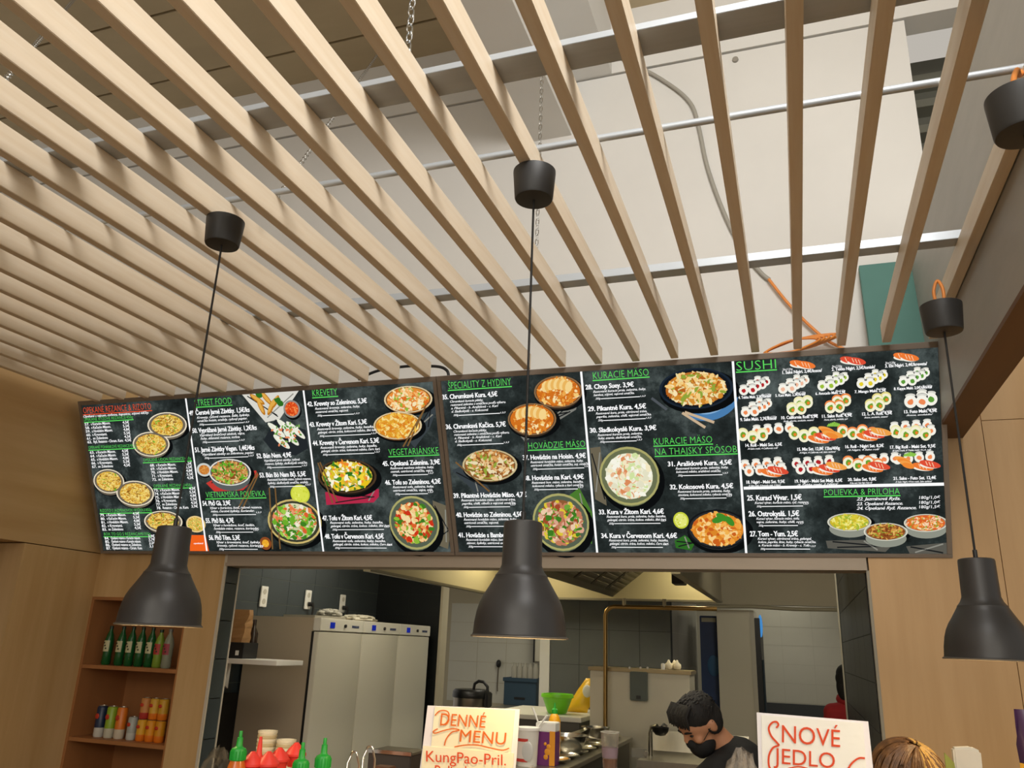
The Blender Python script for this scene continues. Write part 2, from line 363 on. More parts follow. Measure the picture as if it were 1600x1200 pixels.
# grey conduit cable on the white wall, orange lead and its coiled bundle behind the menu
wp = [P(u, v, y=3.845) for u, v in ((930, 75), (985, 98), (1040, 128), (1078, 160), (1092, 200), (1105, 260), (1130, 330), (1160, 390), (1188, 425), (1202, 437))]
cable('wall_cable', 'grey cable curving down the white wall behind the slats', wp, .011, grey_w)
cable('orange_lead', 'orange lead hanging down the white wall to the cable bundle', [P(u, v, y=3.83) for u, v in ((1201, 436), (1228, 470), (1258, 502), (1290, 530), (1312, 542), (1336, 552))], .0075, orange_w)
bc = P(1246, 541, y=3.70); bc.z = CZ+1.25+.062; dr = (P(1300, 524, y=3.74)-P(1190, 552, y=3.68)).normalized(); bp = []
for k in range(6*14+1):
    a = 2*math.pi*k/14; g = k/(6*14)-.5
    bp.append(bc+dr*((.15+.03*math.sin(3*g))*math.cos(a)+.06*g)+Vector((0, .045*g*2, 0))+Vector((0, .018, .026))*math.sin(a)*(1.5-.6*abs(math.cos(a)))+Vector((0, 0, .03*g)))
mb = min(p.z for p in bp)
for p in bp: p.z += CZ+1.3065-mb
cable('cable_bundle', 'coiled bundle of orange cable lying above the sushi column', bp, .0052, orange_w)
cable('black_cable', 'thin black cable behind the slats above the vegetarian dishes', [P(u, v, y=3.6) for u, v in ((560, 593), (575, 585), (600, 577), (640, 572), (672, 572), (690, 574), (699, 580), (701, 588))], .008, black_pl)
# teal insulation board leaning on the wall
tb0, tb1 = P(1329, 556, y=3.79), P(1423, 546, y=3.79)
t0, t1 = P(1341, 421, y=3.845), P(1457, 405, y=3.845)
tb0.z = tb1.z = CZ+1.302; t1.z = t0.z; tb0.y = tb1.y = 3.70; t0.y = t1.y = 3.80
tb1.x = t1.x-.0; tb0.x = t0.x-.0
tag(MB().prism([tb0, tb1, t1, t0], (0, .045, .0)).build('insulation_board', mat('teal_foam', '#557F77', .8, noise=.05, nscale=(8, 8, 8)), bevel=.002), 'teal green foam board leaning on the white wall above the sushi menu', 'board')
# ================================================================ illuminated menu boards
YT, YBt, ZT, ZBt, SS, TT = 3.41, 3.7737, CZ+1.2143, CZ+.4303, .0089, -.0022
def bpt(x, v):                # v 0 top .. 1 bottom
    k = x+1.62; return Vector((x, YT+(YBt-YT)*v+SS*k, ZT+(ZBt-ZT)*v+TT*k))
BO = bpt(0, 0); BU = (bpt(1, 0)-BO).normalized(); BV = (bpt(0, 1)-BO); BV -= BU*BV.dot(BU); BH = BV.length; BV.normalize(); BN = BU.cross(BV).normalized()
if BN.y > 0: BN = -BN
def uv(px, py):               # photo pixel -> position on the board's face (u to the right, v downwards)
    d = Vector(ray(px, py)); t = (BO-Vector((0, 0, CZ))).dot(BN)/d.dot(BN); q = d*t+Vector((0, 0, CZ))-BO
    return q.dot(BU), q.dot(BV)
def B3(u, v, w=0.): return BO+BU*u+BV*v+BN*w
pm = bpy.data.materials.new('backlit_print'); pm.use_nodes = True; nt = pm.node_tree; nt.nodes.clear()
o_ = nt.nodes.new('ShaderNodeOutputMaterial'); e_ = nt.nodes.new('ShaderNodeEmission'); a_ = nt.nodes.new('ShaderNodeAttribute'); a_.attribute_name = 'print'
nt.links.new(a_.outputs['Color'], e_.inputs[0]); e_.inputs[1].default_value = 1.0; nt.links.new(e_.outputs[0], o_.inputs[0])
sm_ = bpy.data.materials.new('backlit_slate'); sm_.use_nodes = True; nt = sm_.node_tree; nt.nodes.clear()
o_ = nt.nodes.new('ShaderNodeOutputMaterial'); e_ = nt.nodes.new('ShaderNodeEmission'); tc = nt.nodes.new('ShaderNodeTexCoord')
n1 = nt.nodes.new('ShaderNodeTexNoise'); n1.inputs['Scale'].default_value = 5; n1.inputs['Detail'].default_value = 8; n1.inputs['Roughness'].default_value = .72
rp = nt.nodes.new('ShaderNodeValToRGB')
for k, (p, c) in enumerate(((.3, '#111413'), (.5, '#2b3231'), (.7, '#5c6664'))):
    el = rp.color_ramp.elements[k] if k < 2 else rp.color_ramp.elements.new(p)
    el.position = p; el.color = (*lin(c), 1)
nt.links.new(tc.outputs['Object'], n1.inputs['Vector']); nt.links.new(n1.outputs[0], rp.inputs[0]); nt.links.new(rp.outputs[0], e_.inputs[0]); nt.links.new(e_.outputs[0], o_.inputs[0])
e_.inputs[1].default_value = .95
XA, XM1, XM2, XZ = -3.829, -1.6207, -1.5778, .610
def board(x0, x1, label):
    b0 = bpt((x0+x1)/2, 1)
    t = thing('menu_board', label, 'menu board', b0, 'backlit menu boards over the serving opening')
    u0, u1 = x0/BU.x, x1/BU.x; fw = .02
    def slab(ua, va, ub, vb, w0, w1):
        return MB().prism([B3(ua, va, w0), B3(ub, va, w0), B3(ub, vb, w0), B3(ua, vb, w0)], BN*(w1-w0))
    slab(u0-fw, -fw, u1+fw, BH+fw, -.05, -.012).build('housing', mat('housing', '#6d665d', .5, metal=.4), t)
    for nm, (a, b, c, d) in dict(t=(u0-fw, -fw-.004, u1+fw, 0), b=(u0-fw, BH, u1+fw, BH+fw*.8), l=(u0-fw, 0, u0, BH), r=(u1, 0, u1+fw, BH)).items():
        slab(a, b, c, d, -.012, .008).build('frame_bar', alu_f, t, bevel=.0015)
    scr = slab(u0, 0, u1, BH, -.012, 0).build('screen', sm_, t)
    return t
bl = board(XA, XM1, 'backlit menu board with noodle, street food and shrimp columns, the left one')
br = board(XM2, XZ, 'backlit menu board with poultry, chicken and sushi columns, the right one')
# ---- flat print: every picture, rule and line of lettering is a thin layer on the screen
FC = bpy.data.curves.new('lettering', 'FONT'); FO = bpy.data.objects.new('lettering_tmp', FC); C.objects.link(FO); FC.resolution_u = 2
def glyphs(text, shear=0, offset=0, space=1):
    FC.body = text; FC.shear = shear; FC.offset = offset; FC.space_character = space
    bpy.context.view_layer.update()
    ev = FO.evaluated_get(bpy.context.evaluated_depsgraph_get()); me = ev.to_mesh()
    v = [tuple(p.co) for p in me.vertices]; f = [tuple(p.vertices) for p in me.polygons]; ev.to_mesh_clear(); return v, f
def hexc(c): return c
class Sheet:
    """a print layer in board coordinates; w is its height above the screen in metres"""
    def __init__(s): s.mb = MB()
    def poly(s, pts, col, w=.0006): s.mb.add([B3(u, v, w) for u, v in pts], [tuple(range(len(pts)))], col)
    def pline(s, pts, wid, col, w=.0006):          # strip along points
        L = []; R = []
        for i, (u, v) in enumerate(pts):
            a = pts[max(i-1, 0)]; b = pts[min(i+1, len(pts)-1)]; dx, dy = b[0]-a[0], b[1]-a[1]; n = math.hypot(dx, dy) or 1
            L.append((u-dy/n*wid/2, v+dx/n*wid/2)); R.append((u+dy/n*wid/2, v-dx/n*wid/2))
        n = len(pts); s.mb.add([B3(u, v, w) for u, v in L+R], [(i, i+1, n+i+1, n+i) for i in range(n-1)], col)
    def ell(s, c, rx, ry, col, w=.0006, rot=0, n=28, wob=0, rnd=None):
        pts = []
        for i in range(n):
            a = 2*math.pi*i/n; k = 1+(rnd.uniform(-wob, wob) if wob else 0); x, y = rx*k*math.cos(a), ry*k*math.sin(a)
            pts.append((c[0]+x*math.cos(rot)-y*math.sin(rot), c[1]+x*math.sin(rot)+y*math.cos(rot)))
        s.poly(pts, col, w)
    def text(s, t, px, py, px1, hpx, col, style='bold', w=.0012):
        st = dict(bold=(0, .016, .97), head=(0, -.012, 1.02), script=(.35, .004, .95), row=(0, .012, 1), thin=(.12, .008, 1))[style]
        v, f = glyphs(t, *st)
        if not v: return
        x0 = min(p[0] for p in v); x1 = max(p[0] for p in v)
        u0, v0 = uv(px, py); u1, _ = uv(px1, py-(px1-px)*.05); h = uv(px, py)[1]-uv(px, py-hpx)[1]
        kx = (u1-u0)/(x1-x0); ky = h/.69
        for dx in ((-.022, .022) if style == 'bold' else (-.014, .014) if style in ('row', 'script') else (0,)):
            s.mb.add([B3(u0+(p[0]-x0+dx)*kx, v0-p[1]*ky, w+dx*.002) for p in v], f, col)
    def build(s, name, parent):
        if s.mb.v: return s.mb.build(name, pm, parent, col=True)
WHT, GRN, RED = '#FFFFFF', '#5FDC5F', '#E8502A'
DESC = {}
def item(s, t, px, py, px1, d, h=7.2, gap=5.4, dw=None):
    """bold dish name with price, its script description lines and the rule with weight and allergens"""
    s.text(t, px+1.2, py, px1+.6, h, WHT, 'bold')
    ind = 13; y = py+gap+.6; mx = 0
    for ln in d:
        ex = min(px+ind+len(ln)*2.05, px+ind+92) if dw is None else px+ind+dw*len(ln)/max(len(q) for q in d)
        s.text(ln, px+ind, y-.05*ind, ex, 3.6, WHT, 'script'); mx = max(mx, ex); y += gap-.2; ind += .8
    y -= .6
    s.text('350g', px+ind+2, y, px+ind+10, 2.9, WHT, 'script'); s.text('1,3,7', mx-8, y-(mx-px)*.045, mx, 2.2, WHT, 'row')
    a = uv(px+ind+10, y-1.2); b = uv(mx-9, y-1.2-(mx-px-ind-19)*.05); s.pline([a, (b[0], a[1])], .0035, WHT, .0011)
def head(s, t, px, py, px1, h, col=GRN):
    s.text(t, px, py, px1, h, col, 'head')
    a = uv(px-1, py+2.2); b = uv(px1+1, py+2.2-(px1-px)*.05); s.pline([a, (b[0], a[1])], .005, col, .0011)
def pr(px, py, dx, dy):      # radii in metres from radii in pixels
    a, b = uv(px-dx, py), uv(px+dx, py); c, d = uv(px, py-dy), uv(px, py+dy); return (b[0]-a[0])/2, (d[1]-c[1])/2
NOOD = ('#E9C75A', '#D8A93C', '#F3DC86', '#C98A2C', '#F0D070'); GREENS = ('#6BAA2C', '#3F7F22', '#9CC94A')
_dn = [0]
def dish(parent, px, py, rx, ry, rim, base, pal, n=90, strands=0, rim2=None, depth=0, chop=None, name='dish_print', food=.84, shadow=True):
    _dn[0] += 1; rnd = random.Random(_dn[0]*17); s = Sheet(); c = uv(px, py); rx, ry = pr(px, py, rx, ry)
    if shadow: s.ell((c[0]+rx*.08, c[1]+ry*.16), rx*1.08, ry*1.08, '#0c0e0f', .0003)
    if depth: s.ell((c[0], c[1]+ry*depth), rx*.93, ry*.98, rim2 or rim, .0004)
    s.ell(c, rx, ry, rim, .0005); 
    if rim2: s.ell(c, rx*.93, ry*.92, rim2, .00055)
    s.ell(c, rx*food, ry*food, base, .0006)
    n = int(n*2.1)
    for k in range(n):
        a = rnd.uniform(0, 6.283); q = math.sqrt(rnd.random())*food*.95; u, v = c[0]+rx*q*math.cos(a), c[1]+ry*q*math.sin(a); w = .0007+k*2e-6; col = rnd.choice(pal)
        if rnd.random() < strands:
            t = rnd.uniform(0, 6.283); L = rx*rnd.uniform(.12, .34); bend = rnd.uniform(-1.6, 1.6); pts = [(u, v)]
            for m in range(4):
                t += bend/4; pts.append((pts[-1][0]+math.cos(t)*L/4, pts[-1][1]+math.sin(t)*L/4*ry/rx))
            if all(((p[0]-c[0])/rx)**2+((p[1]-c[1])/ry)**2 < (food*1.02)**2 for p in pts): s.pline(pts, rx*.034, col, w)
        else: s.ell((u, v), rx*rnd.uniform(.045, .13), ry*rnd.uniform(.045, .13), col, w, rnd.uniform(0, 3), 9, .25, rnd)
    if chop:
        for (x0, y0, x1, y1) in chop: s.pline([uv(x0, y0), uv(x1, y1)], .008, '#7a5a33' if x1 < 1200 else '#222', .0011)
    return s.build(name, parent)
def cloth(parent, pts, col, name='napkin_print'):
    s = Sheet(); s.poly([uv(*p) for p in pts], col, .0002)
    c = (sum(p[0] for p in pts)/len(pts), sum(p[1] for p in pts)/len(pts))
    for k in range(3):
        a, b = pts[k % len(pts)], pts[(k+2) % len(pts)]
        s.pline([uv(a[0]*.8+c[0]*.2, a[1]*.8+c[1]*.2), uv(b[0]*.7+c[0]*.3, b[1]*.7+c[1]*.3)], .006, '#8b8a80' if col[1] < 'a' and k % 2 else '#1c1e1f', .00025)
    return s.build(name, parent)
# ---------------- column rules
for a, bb in (((290, 620), bl), ((474, 608), bl), ((908, 580), br), ((1145, 564), br)):
    s = Sheet(); s.pline([(uv(*a)[0], 0), (uv(*a)[0], BH)], .010, WHT, .0010); s.build('column_rule', bb)
s = Sheet(); a = uv(1162, 762.7); s.pline([(a[0], a[1]), (XZ, a[1])], .013, WHT, .0010); s.build('column_rule', br)
# ---------------- column 1: noodles and risotto
s = Sheet()
head(s, 'OPEKANÉ REZANCE & RIZOTO', 131, 646, 237, 9.5, RED)
s.text('Opekané s vajcom, mrkvou, kapustou, sójové klíčky.', 131, 652.5, 233, 3.8, WHT, 'script')
def rows(y0, x0, xp, lines, step=5.55, sl=.9, wd=3.05):
    for k, (a, b) in enumerate(lines):
        y = y0+step*k; x = x0+sl*k*.95
        s.text(a.split('.')[0]+'.', x, y, x+7, 4.1, WHT, 'row'); t = a.split('.', 1)[1].strip()
        s.text(t, x+9.5, y-.5, x+9.5+min(len(t)*1.9, 46), 4.1, WHT, 'row'); s.text(b, xp+sl*k*.8, y-(xp-x0)*.05, xp+sl*k*.8+10, 4.1, WHT, 'row')
M5 = lambda n: [(f'{n}. s Kuracím Mäsom.', '4,5€'), (f'{n+1}. s Kačacím Mäsom.', '5,5€'), (f'{n+2}. s Hovädzím Mäsom.', '4,8€'), (f'{n+3}. s Krevetami.', '5,5€'), (f'{n+4}. so Zeleninou', '4,5€')]
head(s, 'OPEKANÉ RYŽOVÉ REZANCE/450g', 131, 658, 208, 4.6); rows(665, 133, 192, M5(57)+[('62. Ryž. Rezance - Chrum. Kura', '4,5€')])
head(s, 'OPEKANÉ POHÁNKOVÉ REZANCE/450g', 139, 701.5, 212, 4.6); rows(709, 141, 191, M5(63))
head(s, 'OPEKANÉ UDON REZANCE/450g', 224.5, 721, 299, 4.6); rows(729, 235, 290, M5(68))
head(s, 'OPEKANÉ REZANCE/450g', 240.5, 761.5, 300, 4.6); rows(768, 241, 296, M5(73)+[('78. Rezance - Chrum. Kura', '3,9€')])
head(s, 'RIZOTO S JAZMÍNOVOU RYŽOU/450g', 157, 800, 237, 4.6); rows(807, 157, 208, M5(79))
head(s, 'BOX TO GO S REZANCAMI/350g', 163, 836.5, 235, 4.6)
rows(843, 164, 232, [('84. Opekané rezance s Kuracím mäsom.', '2,9€'), ('85. Opekané rezance s Kuracím mäsom.', '3,7€'), ('86. Opekané rezance so Zeleninou.', '2,5€'), ('87. Opekané rezance - Chrum. Kura', '3,1€')], 5.2)
s.build('lettering', bl)
PL = '#B08A5E'
for (x, y, a, b, n) in ((261, 664, 31, 20, 140), (236, 694, 29, 19.5, 150), (170, 752, 24, 19, 120), (211, 771, 29.5, 20, 160), (255, 815, 30, 17, 120)):
    dish(bl, x, y, a, b, '#E9DDC4', '#DDB044', NOOD*4+('#8A5A1C',)*3+(GREENS[:1] if n != 160 else ()), n*2, .9, '#6e6454', .18, food=.8)
dish(bl, 306, 819, 15, 13, '#E6C98B', '#D9B45B', NOOD*3+GREENS, 90, .8, shadow=False, name='box_noodles_print')
s = Sheet(); s.poly([uv(297, 836), uv(321, 836), uv(327, 862), uv(297, 862)], '#F0641E', .0009); s.text('opekané', 303, 850, 318, 2.5, WHT, 'script'); s.build('takeaway_box_print', bl)
# ---------------- column 2: street food and soups
s = Sheet()
head(s, 'STREET FOOD', 305, 634.5, 362.5, 10)
item(s, '49. Čerstvé Jarné Závitky. 1,5€/ks', 295, 649, 390, ['Krevety, ryžové rezance, šalát, bylinky,', 'omáčka hoisin, arašidy, ryžový papier.'])
item(s, '50. Vyprážané Jarné Závitky. 1,2€/ks', 300, 676.5, 401, ['Vyprážaný bravčový závitok, vajce,', 'huby, sklenené rezance, mrkva.'])
item(s, '51. Jarné Závitky Vegan. 1,4€/4ks', 304, 706.5, 397.5, ['Vyprážané závitky so zeleninou, papier.'])
item(s, '52. Bún Nem. 4,9€', 400.5, 716, 455, ['Vyprážané jarné závitky, ryžové', 'rezance, bylinky, sladkokyslá omáčka.'], dw=66)
item(s, '53. Bún Bò Nam Bộ. 5,5€', 405, 746, 477.5, ['Restované hovädzie mäso, ryžové rezance,', 'bylinky, sladkokyslá omáčka, arašidy.'], dw=68)
head(s, 'VIETNAMSKÁ POLIEVKA', 322.5, 777.5, 415, 9)
item(s, '54. Phở Gà. 3,9€', 316, 790, 360, ['Vývar s kuraciou, kosť, ryžové rezance,', 'mäso, čerstvé bylinky, koriander.'])
item(s, '55. Phở Bò. 4,7€', 321, 817, 365, ['Vývar s hovädzou, kosť, badián,', 'hovädzie mäso, rezance, koriander.'])
item(s, '56. Phở Tôm. 5,3€', 326, 843.5, 374.5, ['Vývar s krevetami, kosť, bylinky,', 'krevety, ryžové rezance, koriander.'])
s.build('lettering', bl)
cloth(bl, [(377, 615), (467, 610), (437, 655), (415, 660)], '#D8D6CC', 'paper_print')
s = Sheet()
for (x, y, a, l) in ((402, 624, .6, 13), (416, 622, .9, 13), (424, 636, -1.0, 13), (408, 636, 1.2, 12), (430, 628, -.9, 11)):
    s.ell(uv(x, y), *pr(x, y, l, 4.2), '#B9761F', .0007, a, 14); s.ell(uv(x-.8, y-1), *pr(x, y, l*.8, 2.6), '#E0A94A', .0008, a, 14)
for (x, y) in ((434, 625), (438, 630), (405, 617)): s.ell(uv(x, y), *pr(x, y, 5, 4), '#2F6E22', .0009, .4, 10, .3, random.Random(5))
s.build('spring_rolls_print', bl)
dish(bl, 456, 639, 13, 14, '#8d8a84', '#D94B1C', ('#E86A2E', '#C53A14', '#F08B4A'), 26, food=.8, name='sauce_bowl_print')
s = Sheet(); s.poly([uv(*p) for p in ((412, 688), (430, 655), (478, 672), (482, 700), (462, 712), (425, 704))], '#23282b', .0002)
for (x, y, a, l) in ((432, 672, .7, 16), (447, 668, .75, 17), (462, 672, .75, 18), (440, 690, .7, 15), (455, 684, .8, 15)):
    s.ell(uv(x, y), *pr(x, y, l, 5), '#E9EAD8', .0005, a, 16)
    rnd = random.Random(int(x)); 
    for k in range(12): s.ell(uv(x+rnd.uniform(-8, 8), y+rnd.uniform(-7, 7)), *pr(x, y, 2.4, 1.6), rnd.choice(('#7FAE55', '#E2865A', '#F2F0E2', '#4F8A32')), .0006, rnd.uniform(0, 3), 8)
s.build('fresh_rolls_print', bl)
cloth(bl, [(322, 755), (340, 745), (400, 735), (404, 742), (380, 766), (335, 768)], '#C23A32')
dish(bl, 319, 734, 11.5, 10.5, '#C9CFC9', '#C9813A', ('#E0A050', '#B8641f'), 14, food=.72, name='sauce_bowl_print')
dish(bl, 359, 738, 33, 21, '#E5E2D8', '#B5793C', ('#C98A4A', '#8C4E22', '#E6C48E', '#D9A25C')+GREENS, 130, .25, '#5a5f5e', .4, chop=((372, 795, 402, 738), (378, 797, 404, 741)), food=.86)
dish(bl, 469, 772, 15, 15, '#C7CF3E', '#D8DF52', ('#E9EF7A', '#C9D23C'), 8, food=.85, name='lime_print', shadow=False)
dish(bl, 460, 815, 42, 35, '#C9B36E', '#DAD9B2', ('#EDE8CF', '#C9C79A', '#E07B45', '#D95F30', '#E89A72')+GREENS+GREENS, 150, .45, '#3c3d2e', .12, chop=((421, 762, 426, 858), (430, 762, 438, 858)), food=.82)
dish(bl, 415, 849, 9, 10, '#8a4a24', '#E8A62E', ('#F2C44A',), 3, food=.6, name='egg_print')
# ---------------- column 3: shrimp and vegetarian
s = Sheet()
head(s, 'KREVETY', 489, 619.5, 527.5, 10.5)
item(s, '42. Krevety so Zeleninou. 5,3€', 479.5, 635, 573, ['Restované krevety, zelenina, huby,', 'sezamová omáčka, vajcová.'])
item(s, '43. Krevety v Žltom Kari. 5,3€', 483, 667, 573, ['Restované krevety, zelenina, huby, bazalka,', 'galangal, citrón. tráva, kokosové mlieko, žlté kari.'])
item(s, '44. Krevety v Červenom Kari. 5,3€', 488, 696, 592, ['Restované krevety, zelenina, huby, bazalka,', 'galangal, citrón. tráva, kokosové mlieko, červ. kari.'])
head(s, 'VEGETARIÁNSKE', 608, 711.5, 685.5, 10)
item(s, '45. Opekaná Zelenina. 3,9€', 597, 728, 687, ['Restovaná sezónna zelenina, huby,', 'cesnak, ustricová omáčka, vajce.'])
item(s, '46. Tofu so Zeleninou. 4,2€', 601, 757.5, 688, ['Restované tofu, zelenina, huby,', 'ustricová omáčka, vajce, sója.'])
item(s, '47. Tofu v Žltom Kari. 4,5€', 503, 813, 581, ['Restované tofu, zelenina, huby, bazalka,', 'galangal, citrón. tráva, kokos. mlieko, žlté kari.'])
item(s, '48. Tofu v Červenom Kari. 4,5€', 507, 841.5, 599, ['Restované tofu, zelenina, huby, bazalka,', 'galangal, citrón. tráva, kokos. mlieko, červ. kari.'])
s.build('lettering', bl)
cloth(bl, [(640, 690), (655, 665), (676, 628), (682, 640), (672, 668), (648, 700)], '#3a4145')
SHR = ('#F2B66B', '#E88A3A', '#F6DCA6', '#D96A22', '#8FB33A', '#F2E2B4')
dish(bl, 637.5, 624, 38, 21, '#D9C49A', '#D98A35', SHR, 120, .2, '#7a4a22', .1, food=.88)
dish(bl, 621, 665, 38, 21.5, '#D9C49A', '#E09A2E', ('#F2C152', '#E0A030', '#F6DB8A', '#D98222'), 120, .25, '#7a4a22', .1, chop=((637, 697, 668, 628), (630, 698, 660, 645)), food=.9)
cloth(bl, [(508, 769), (592, 764), (592, 776), (584, 785), (510, 789)], '#B22A48')
dish(bl, 542, 744, 46, 27, '#4a3826', '#C9B23A', ('#F0D53A', '#E6C21F', '#F6F0C9', '#4F8F2A', '#2F6E1E', '#EE8A2E', '#F8F4DC', '#D8C22E'), 90, 0, '#1f1a14', .12, chop=((497, 723, 520, 786), (500, 722, 527, 784)), food=.86)
cloth(bl, [(676, 782), (697, 790), (704, 830), (700, 858), (680, 850)], '#6b6350')
dish(bl, 647, 817, 39, 42, '#A9A568', '#B8401F', ('#D9602A', '#E89A55', '#F2C98A', '#8DB53A', '#3F7A22', '#C9351A', '#F0D9A0'), 120, .15, '#56604e', .06, food=.76)
# ---------------- right board, column 1: poultry and beef
s = Sheet()
head(s, 'ŠPECIALITY Z HYDINY', 701, 608, 799, 11)
item(s, '35. Chrumkavé Kura. 4,5€', 690.5, 624, 777, ['Chrumkavé kuracie plátky,', 'restovaná zelenina s omáčkou podľa výberu.', 'a. Pikantná - b. Arašidová - c. Kari', 'd. Sladkokyslá - e. Kokosová'])
item(s, '36. Chrumkavá Kačica. 5,7€', 696, 670.5, 790, ['Chrumkavé kačacie plátky,', 'restovaná zelenina s omáčkou podľa výberu.', 'a. Pikantná - b. Arašidová - c. Kari', 'd. Sladkokyslá - e. Kokosová'])
item(s, '39. Pikantné Hovädzie Mäso. 4,7€', 708, 778, 822, ['Restované hovädzie mäso, citrónová tráva,', 'paprika, chilli, cibuľa a vajcová omáčka.'])
item(s, '40. Hovädzie so Zeleninou. 4,5€', 712, 808, 816, ['Restované hovädzie mäso, zelenina, huby,', 'ustricová omáčka, vajcová.'])
item(s, '41. Hovädzie s Bambusom. 4,5€', 715.5, 839.5, 822, ['Restované hovädzie mäso, bambus,', 'zázvor, bylinky, ustricová omáčka.'])
head(s, 'HOVÄDZIE MÄSO', 826, 701.5, 914.7, 10)
item(s, '37. Hovädzie na Hoisin. 4,9€', 816, 718.5, 914.7, ['Restované hovädzie mäso, zelenina, huby,', 'ustricová omáčka, hoisin omáčka, soj. omáčka.'])
item(s, '38. Hovädzie na Kari. 4,9€', 818, 750.5, 911.5, ['Restované hov. mäso, zelenina, bazalka,', 'kokosové mlieko, rybacia a kari omáčka.'])
s.build('lettering', br)
cloth(br, [(706, 735), (735, 722), (768, 768), (750, 776)], '#3a4145')
dish(br, 765, 727, 43, 25, '#C9B68A', '#A0642E', ('#C98A4A', '#7A4522', '#E6C48E', '#D9A25C', '#8FA33A', '#E9D9B0'), 130, .3, '#5b4526', .08, chop=((712, 722, 765, 768),), food=.9)
cloth(br, [(796, 660), (820, 690), (900, 640), (905, 620), (860, 660)], '#7d7d76')
CRU = ('#EBA64A', '#F2C878', '#D98228', '#F6DFA8', '#C96A20')
for (x, y) in ((872, 612), (831, 655)):
    dish(br, x, y, 38, 25, '#8a6a48', '#D0701F', CRU, 70, .35, '#3a2c20', .14, food=.9)
    q = Sheet()
    for k in range(9):
        xx = x-20+4.6*k; q.ell(uv(xx, y-8-4*math.sin(k*.4)), *pr(x, y, 5.5, 9), ('#F4D28A', '#E9B45E')[k % 2], .0012+k*1e-5, .35, 14)
    q.build('crispy_slices_print', br)
cloth(br, [(888, 775), (905, 762), (925, 800), (925, 850), (905, 840)], '#4b7a2e')
dish(br, 876, 816, 44, 45, '#A9A568', '#8c5a34', ('#D9A58A', '#C07A5A', '#6FA33A', '#3F7A22', '#E9C9A8', '#A04A2A', '#D9C23A'), 130, .15, '#56604e', .06, food=.78)
# ---------------- right board, column 2: chicken
s = Sheet()
head(s, 'KURACIE MÄSO', 927, 592.5, 1014, 11)
item(s, '28. Chop Suey. 3,9€', 914, 608.5, 990, ['Restované kuracie prsia, zelenina, huby,', 'bambus, sójové, vajcová omáčka.'])
item(s, '29. Pikantné Kura. 4,5€', 918, 642.5, 1009, ['Restované kura, prsia, citrónová tráva,', 'paprika, zelenina, chilli, vajcová omáčka.'])
item(s, '30. Sladkokyslé Kura. 3,9€', 921, 676, 1025, ['Restované kuracie prsia, zelenina,', 'huby, ananás, sladkokyslá omáčka.'])
head(s, 'KURACIE MÄSO', 1022, 695, 1113, 10.5); head(s, 'NA THAJSKÝ SPÔSOB', 1024, 711, 1151.5, 10.5)
item(s, '31. Arašidové Kura. 4,5€', 1042.7, 728.5, 1142.7, ['Restované kuracie prsia, zelenina, huby,', 'kokosové mlieko, arašidová omáčka.'])
item(s, '32. Kokosové Kura. 4,5€', 1046, 764.5, 1145, ['Restované kuracie prsia, zelenina, huby,', 'smotana, kokosové mlieko, rybacia omáčka.'])
item(s, '33. Kura v Žltom Kari. 4,6€', 935, 803.5, 1036.5, ['Restované kura. prsia, zelenina, huby, bazalka,', 'galangal, citrón. tráva, kokos. mlieko, žlté kari.'])
item(s, '34. Kura v Červenom Kari. 4,6€', 938.7, 840.5, 1057, ['Restované kura. prsia, zelenina, huby, bazalka,', 'galangal, citrón. tráva, kokos. mlieko, červ. kari.'])
s.build('lettering', br)
q = Sheet(); q.ell(uv(1112, 630), *pr(1112, 630, 42, 26), '#4a7dae', .0001, -.3); q.ell(uv(1110, 628), *pr(1112, 630, 30, 18), '#86aed2', .00015, -.3); q.build('blue_plate_print', br)
dish(br, 1087, 607, 58, 32, '#1d2733', '#B8702A', ('#E8A64A', '#D08A30', '#F2CC82', '#B5621f', '#F6E2B0', '#8FA33A', '#E9D9A0'), 150, .25, '#12181f', .05, food=.82)
for a, b in (((1018, 622), (1042, 640)), ((1066, 645), (1102, 668)), ((1070, 644), (1116, 660))):
    q = Sheet(); q.pline([uv(*a), uv(*b)], .012, '#C9B090' if a[0] > 1040 else '#50555a', .0004); q.build('cutlery_print', br)
cloth(br, [(922, 700), (938, 698), (948, 790), (930, 780)], '#6b6350')
dish(br, 983, 744, 47, 46, '#A9A568', '#EDEBD2', ('#F6F4E4', '#E2DFC2', '#E9B48A', '#CFE0A0', '#F2E6C0', '#D98A5A'), 90, .45, '#6a7050', .06, food=.78)
dish(br, 1064, 813, 12, 13, '#C7CF3E', '#E3E67A', ('#F2F2A8', '#C9D23C'), 8, food=.8, name='lime_print', shadow=False)
cloth(br, [(1054, 845), (1070, 836), (1086, 848), (1080, 860), (1056, 856)], '#2f6a24', 'basil_print')
dish(br, 1121, 827, 48, 31, '#16181a', '#D9862A', ('#F0B050', '#E08A2A', '#F6D08A', '#C9601F', '#EFA040'), 90, .1, '#2b2d2f', .06, food=.84)
q = Sheet()
for (x, y, a) in ((1128, 808, .6), (1140, 814, .9), (1122, 812, -.3)): q.ell(uv(x, y), *pr(x, y, 10, 5), '#3F8A2A', .0013, a, 14)
q.build('basil_print', br)
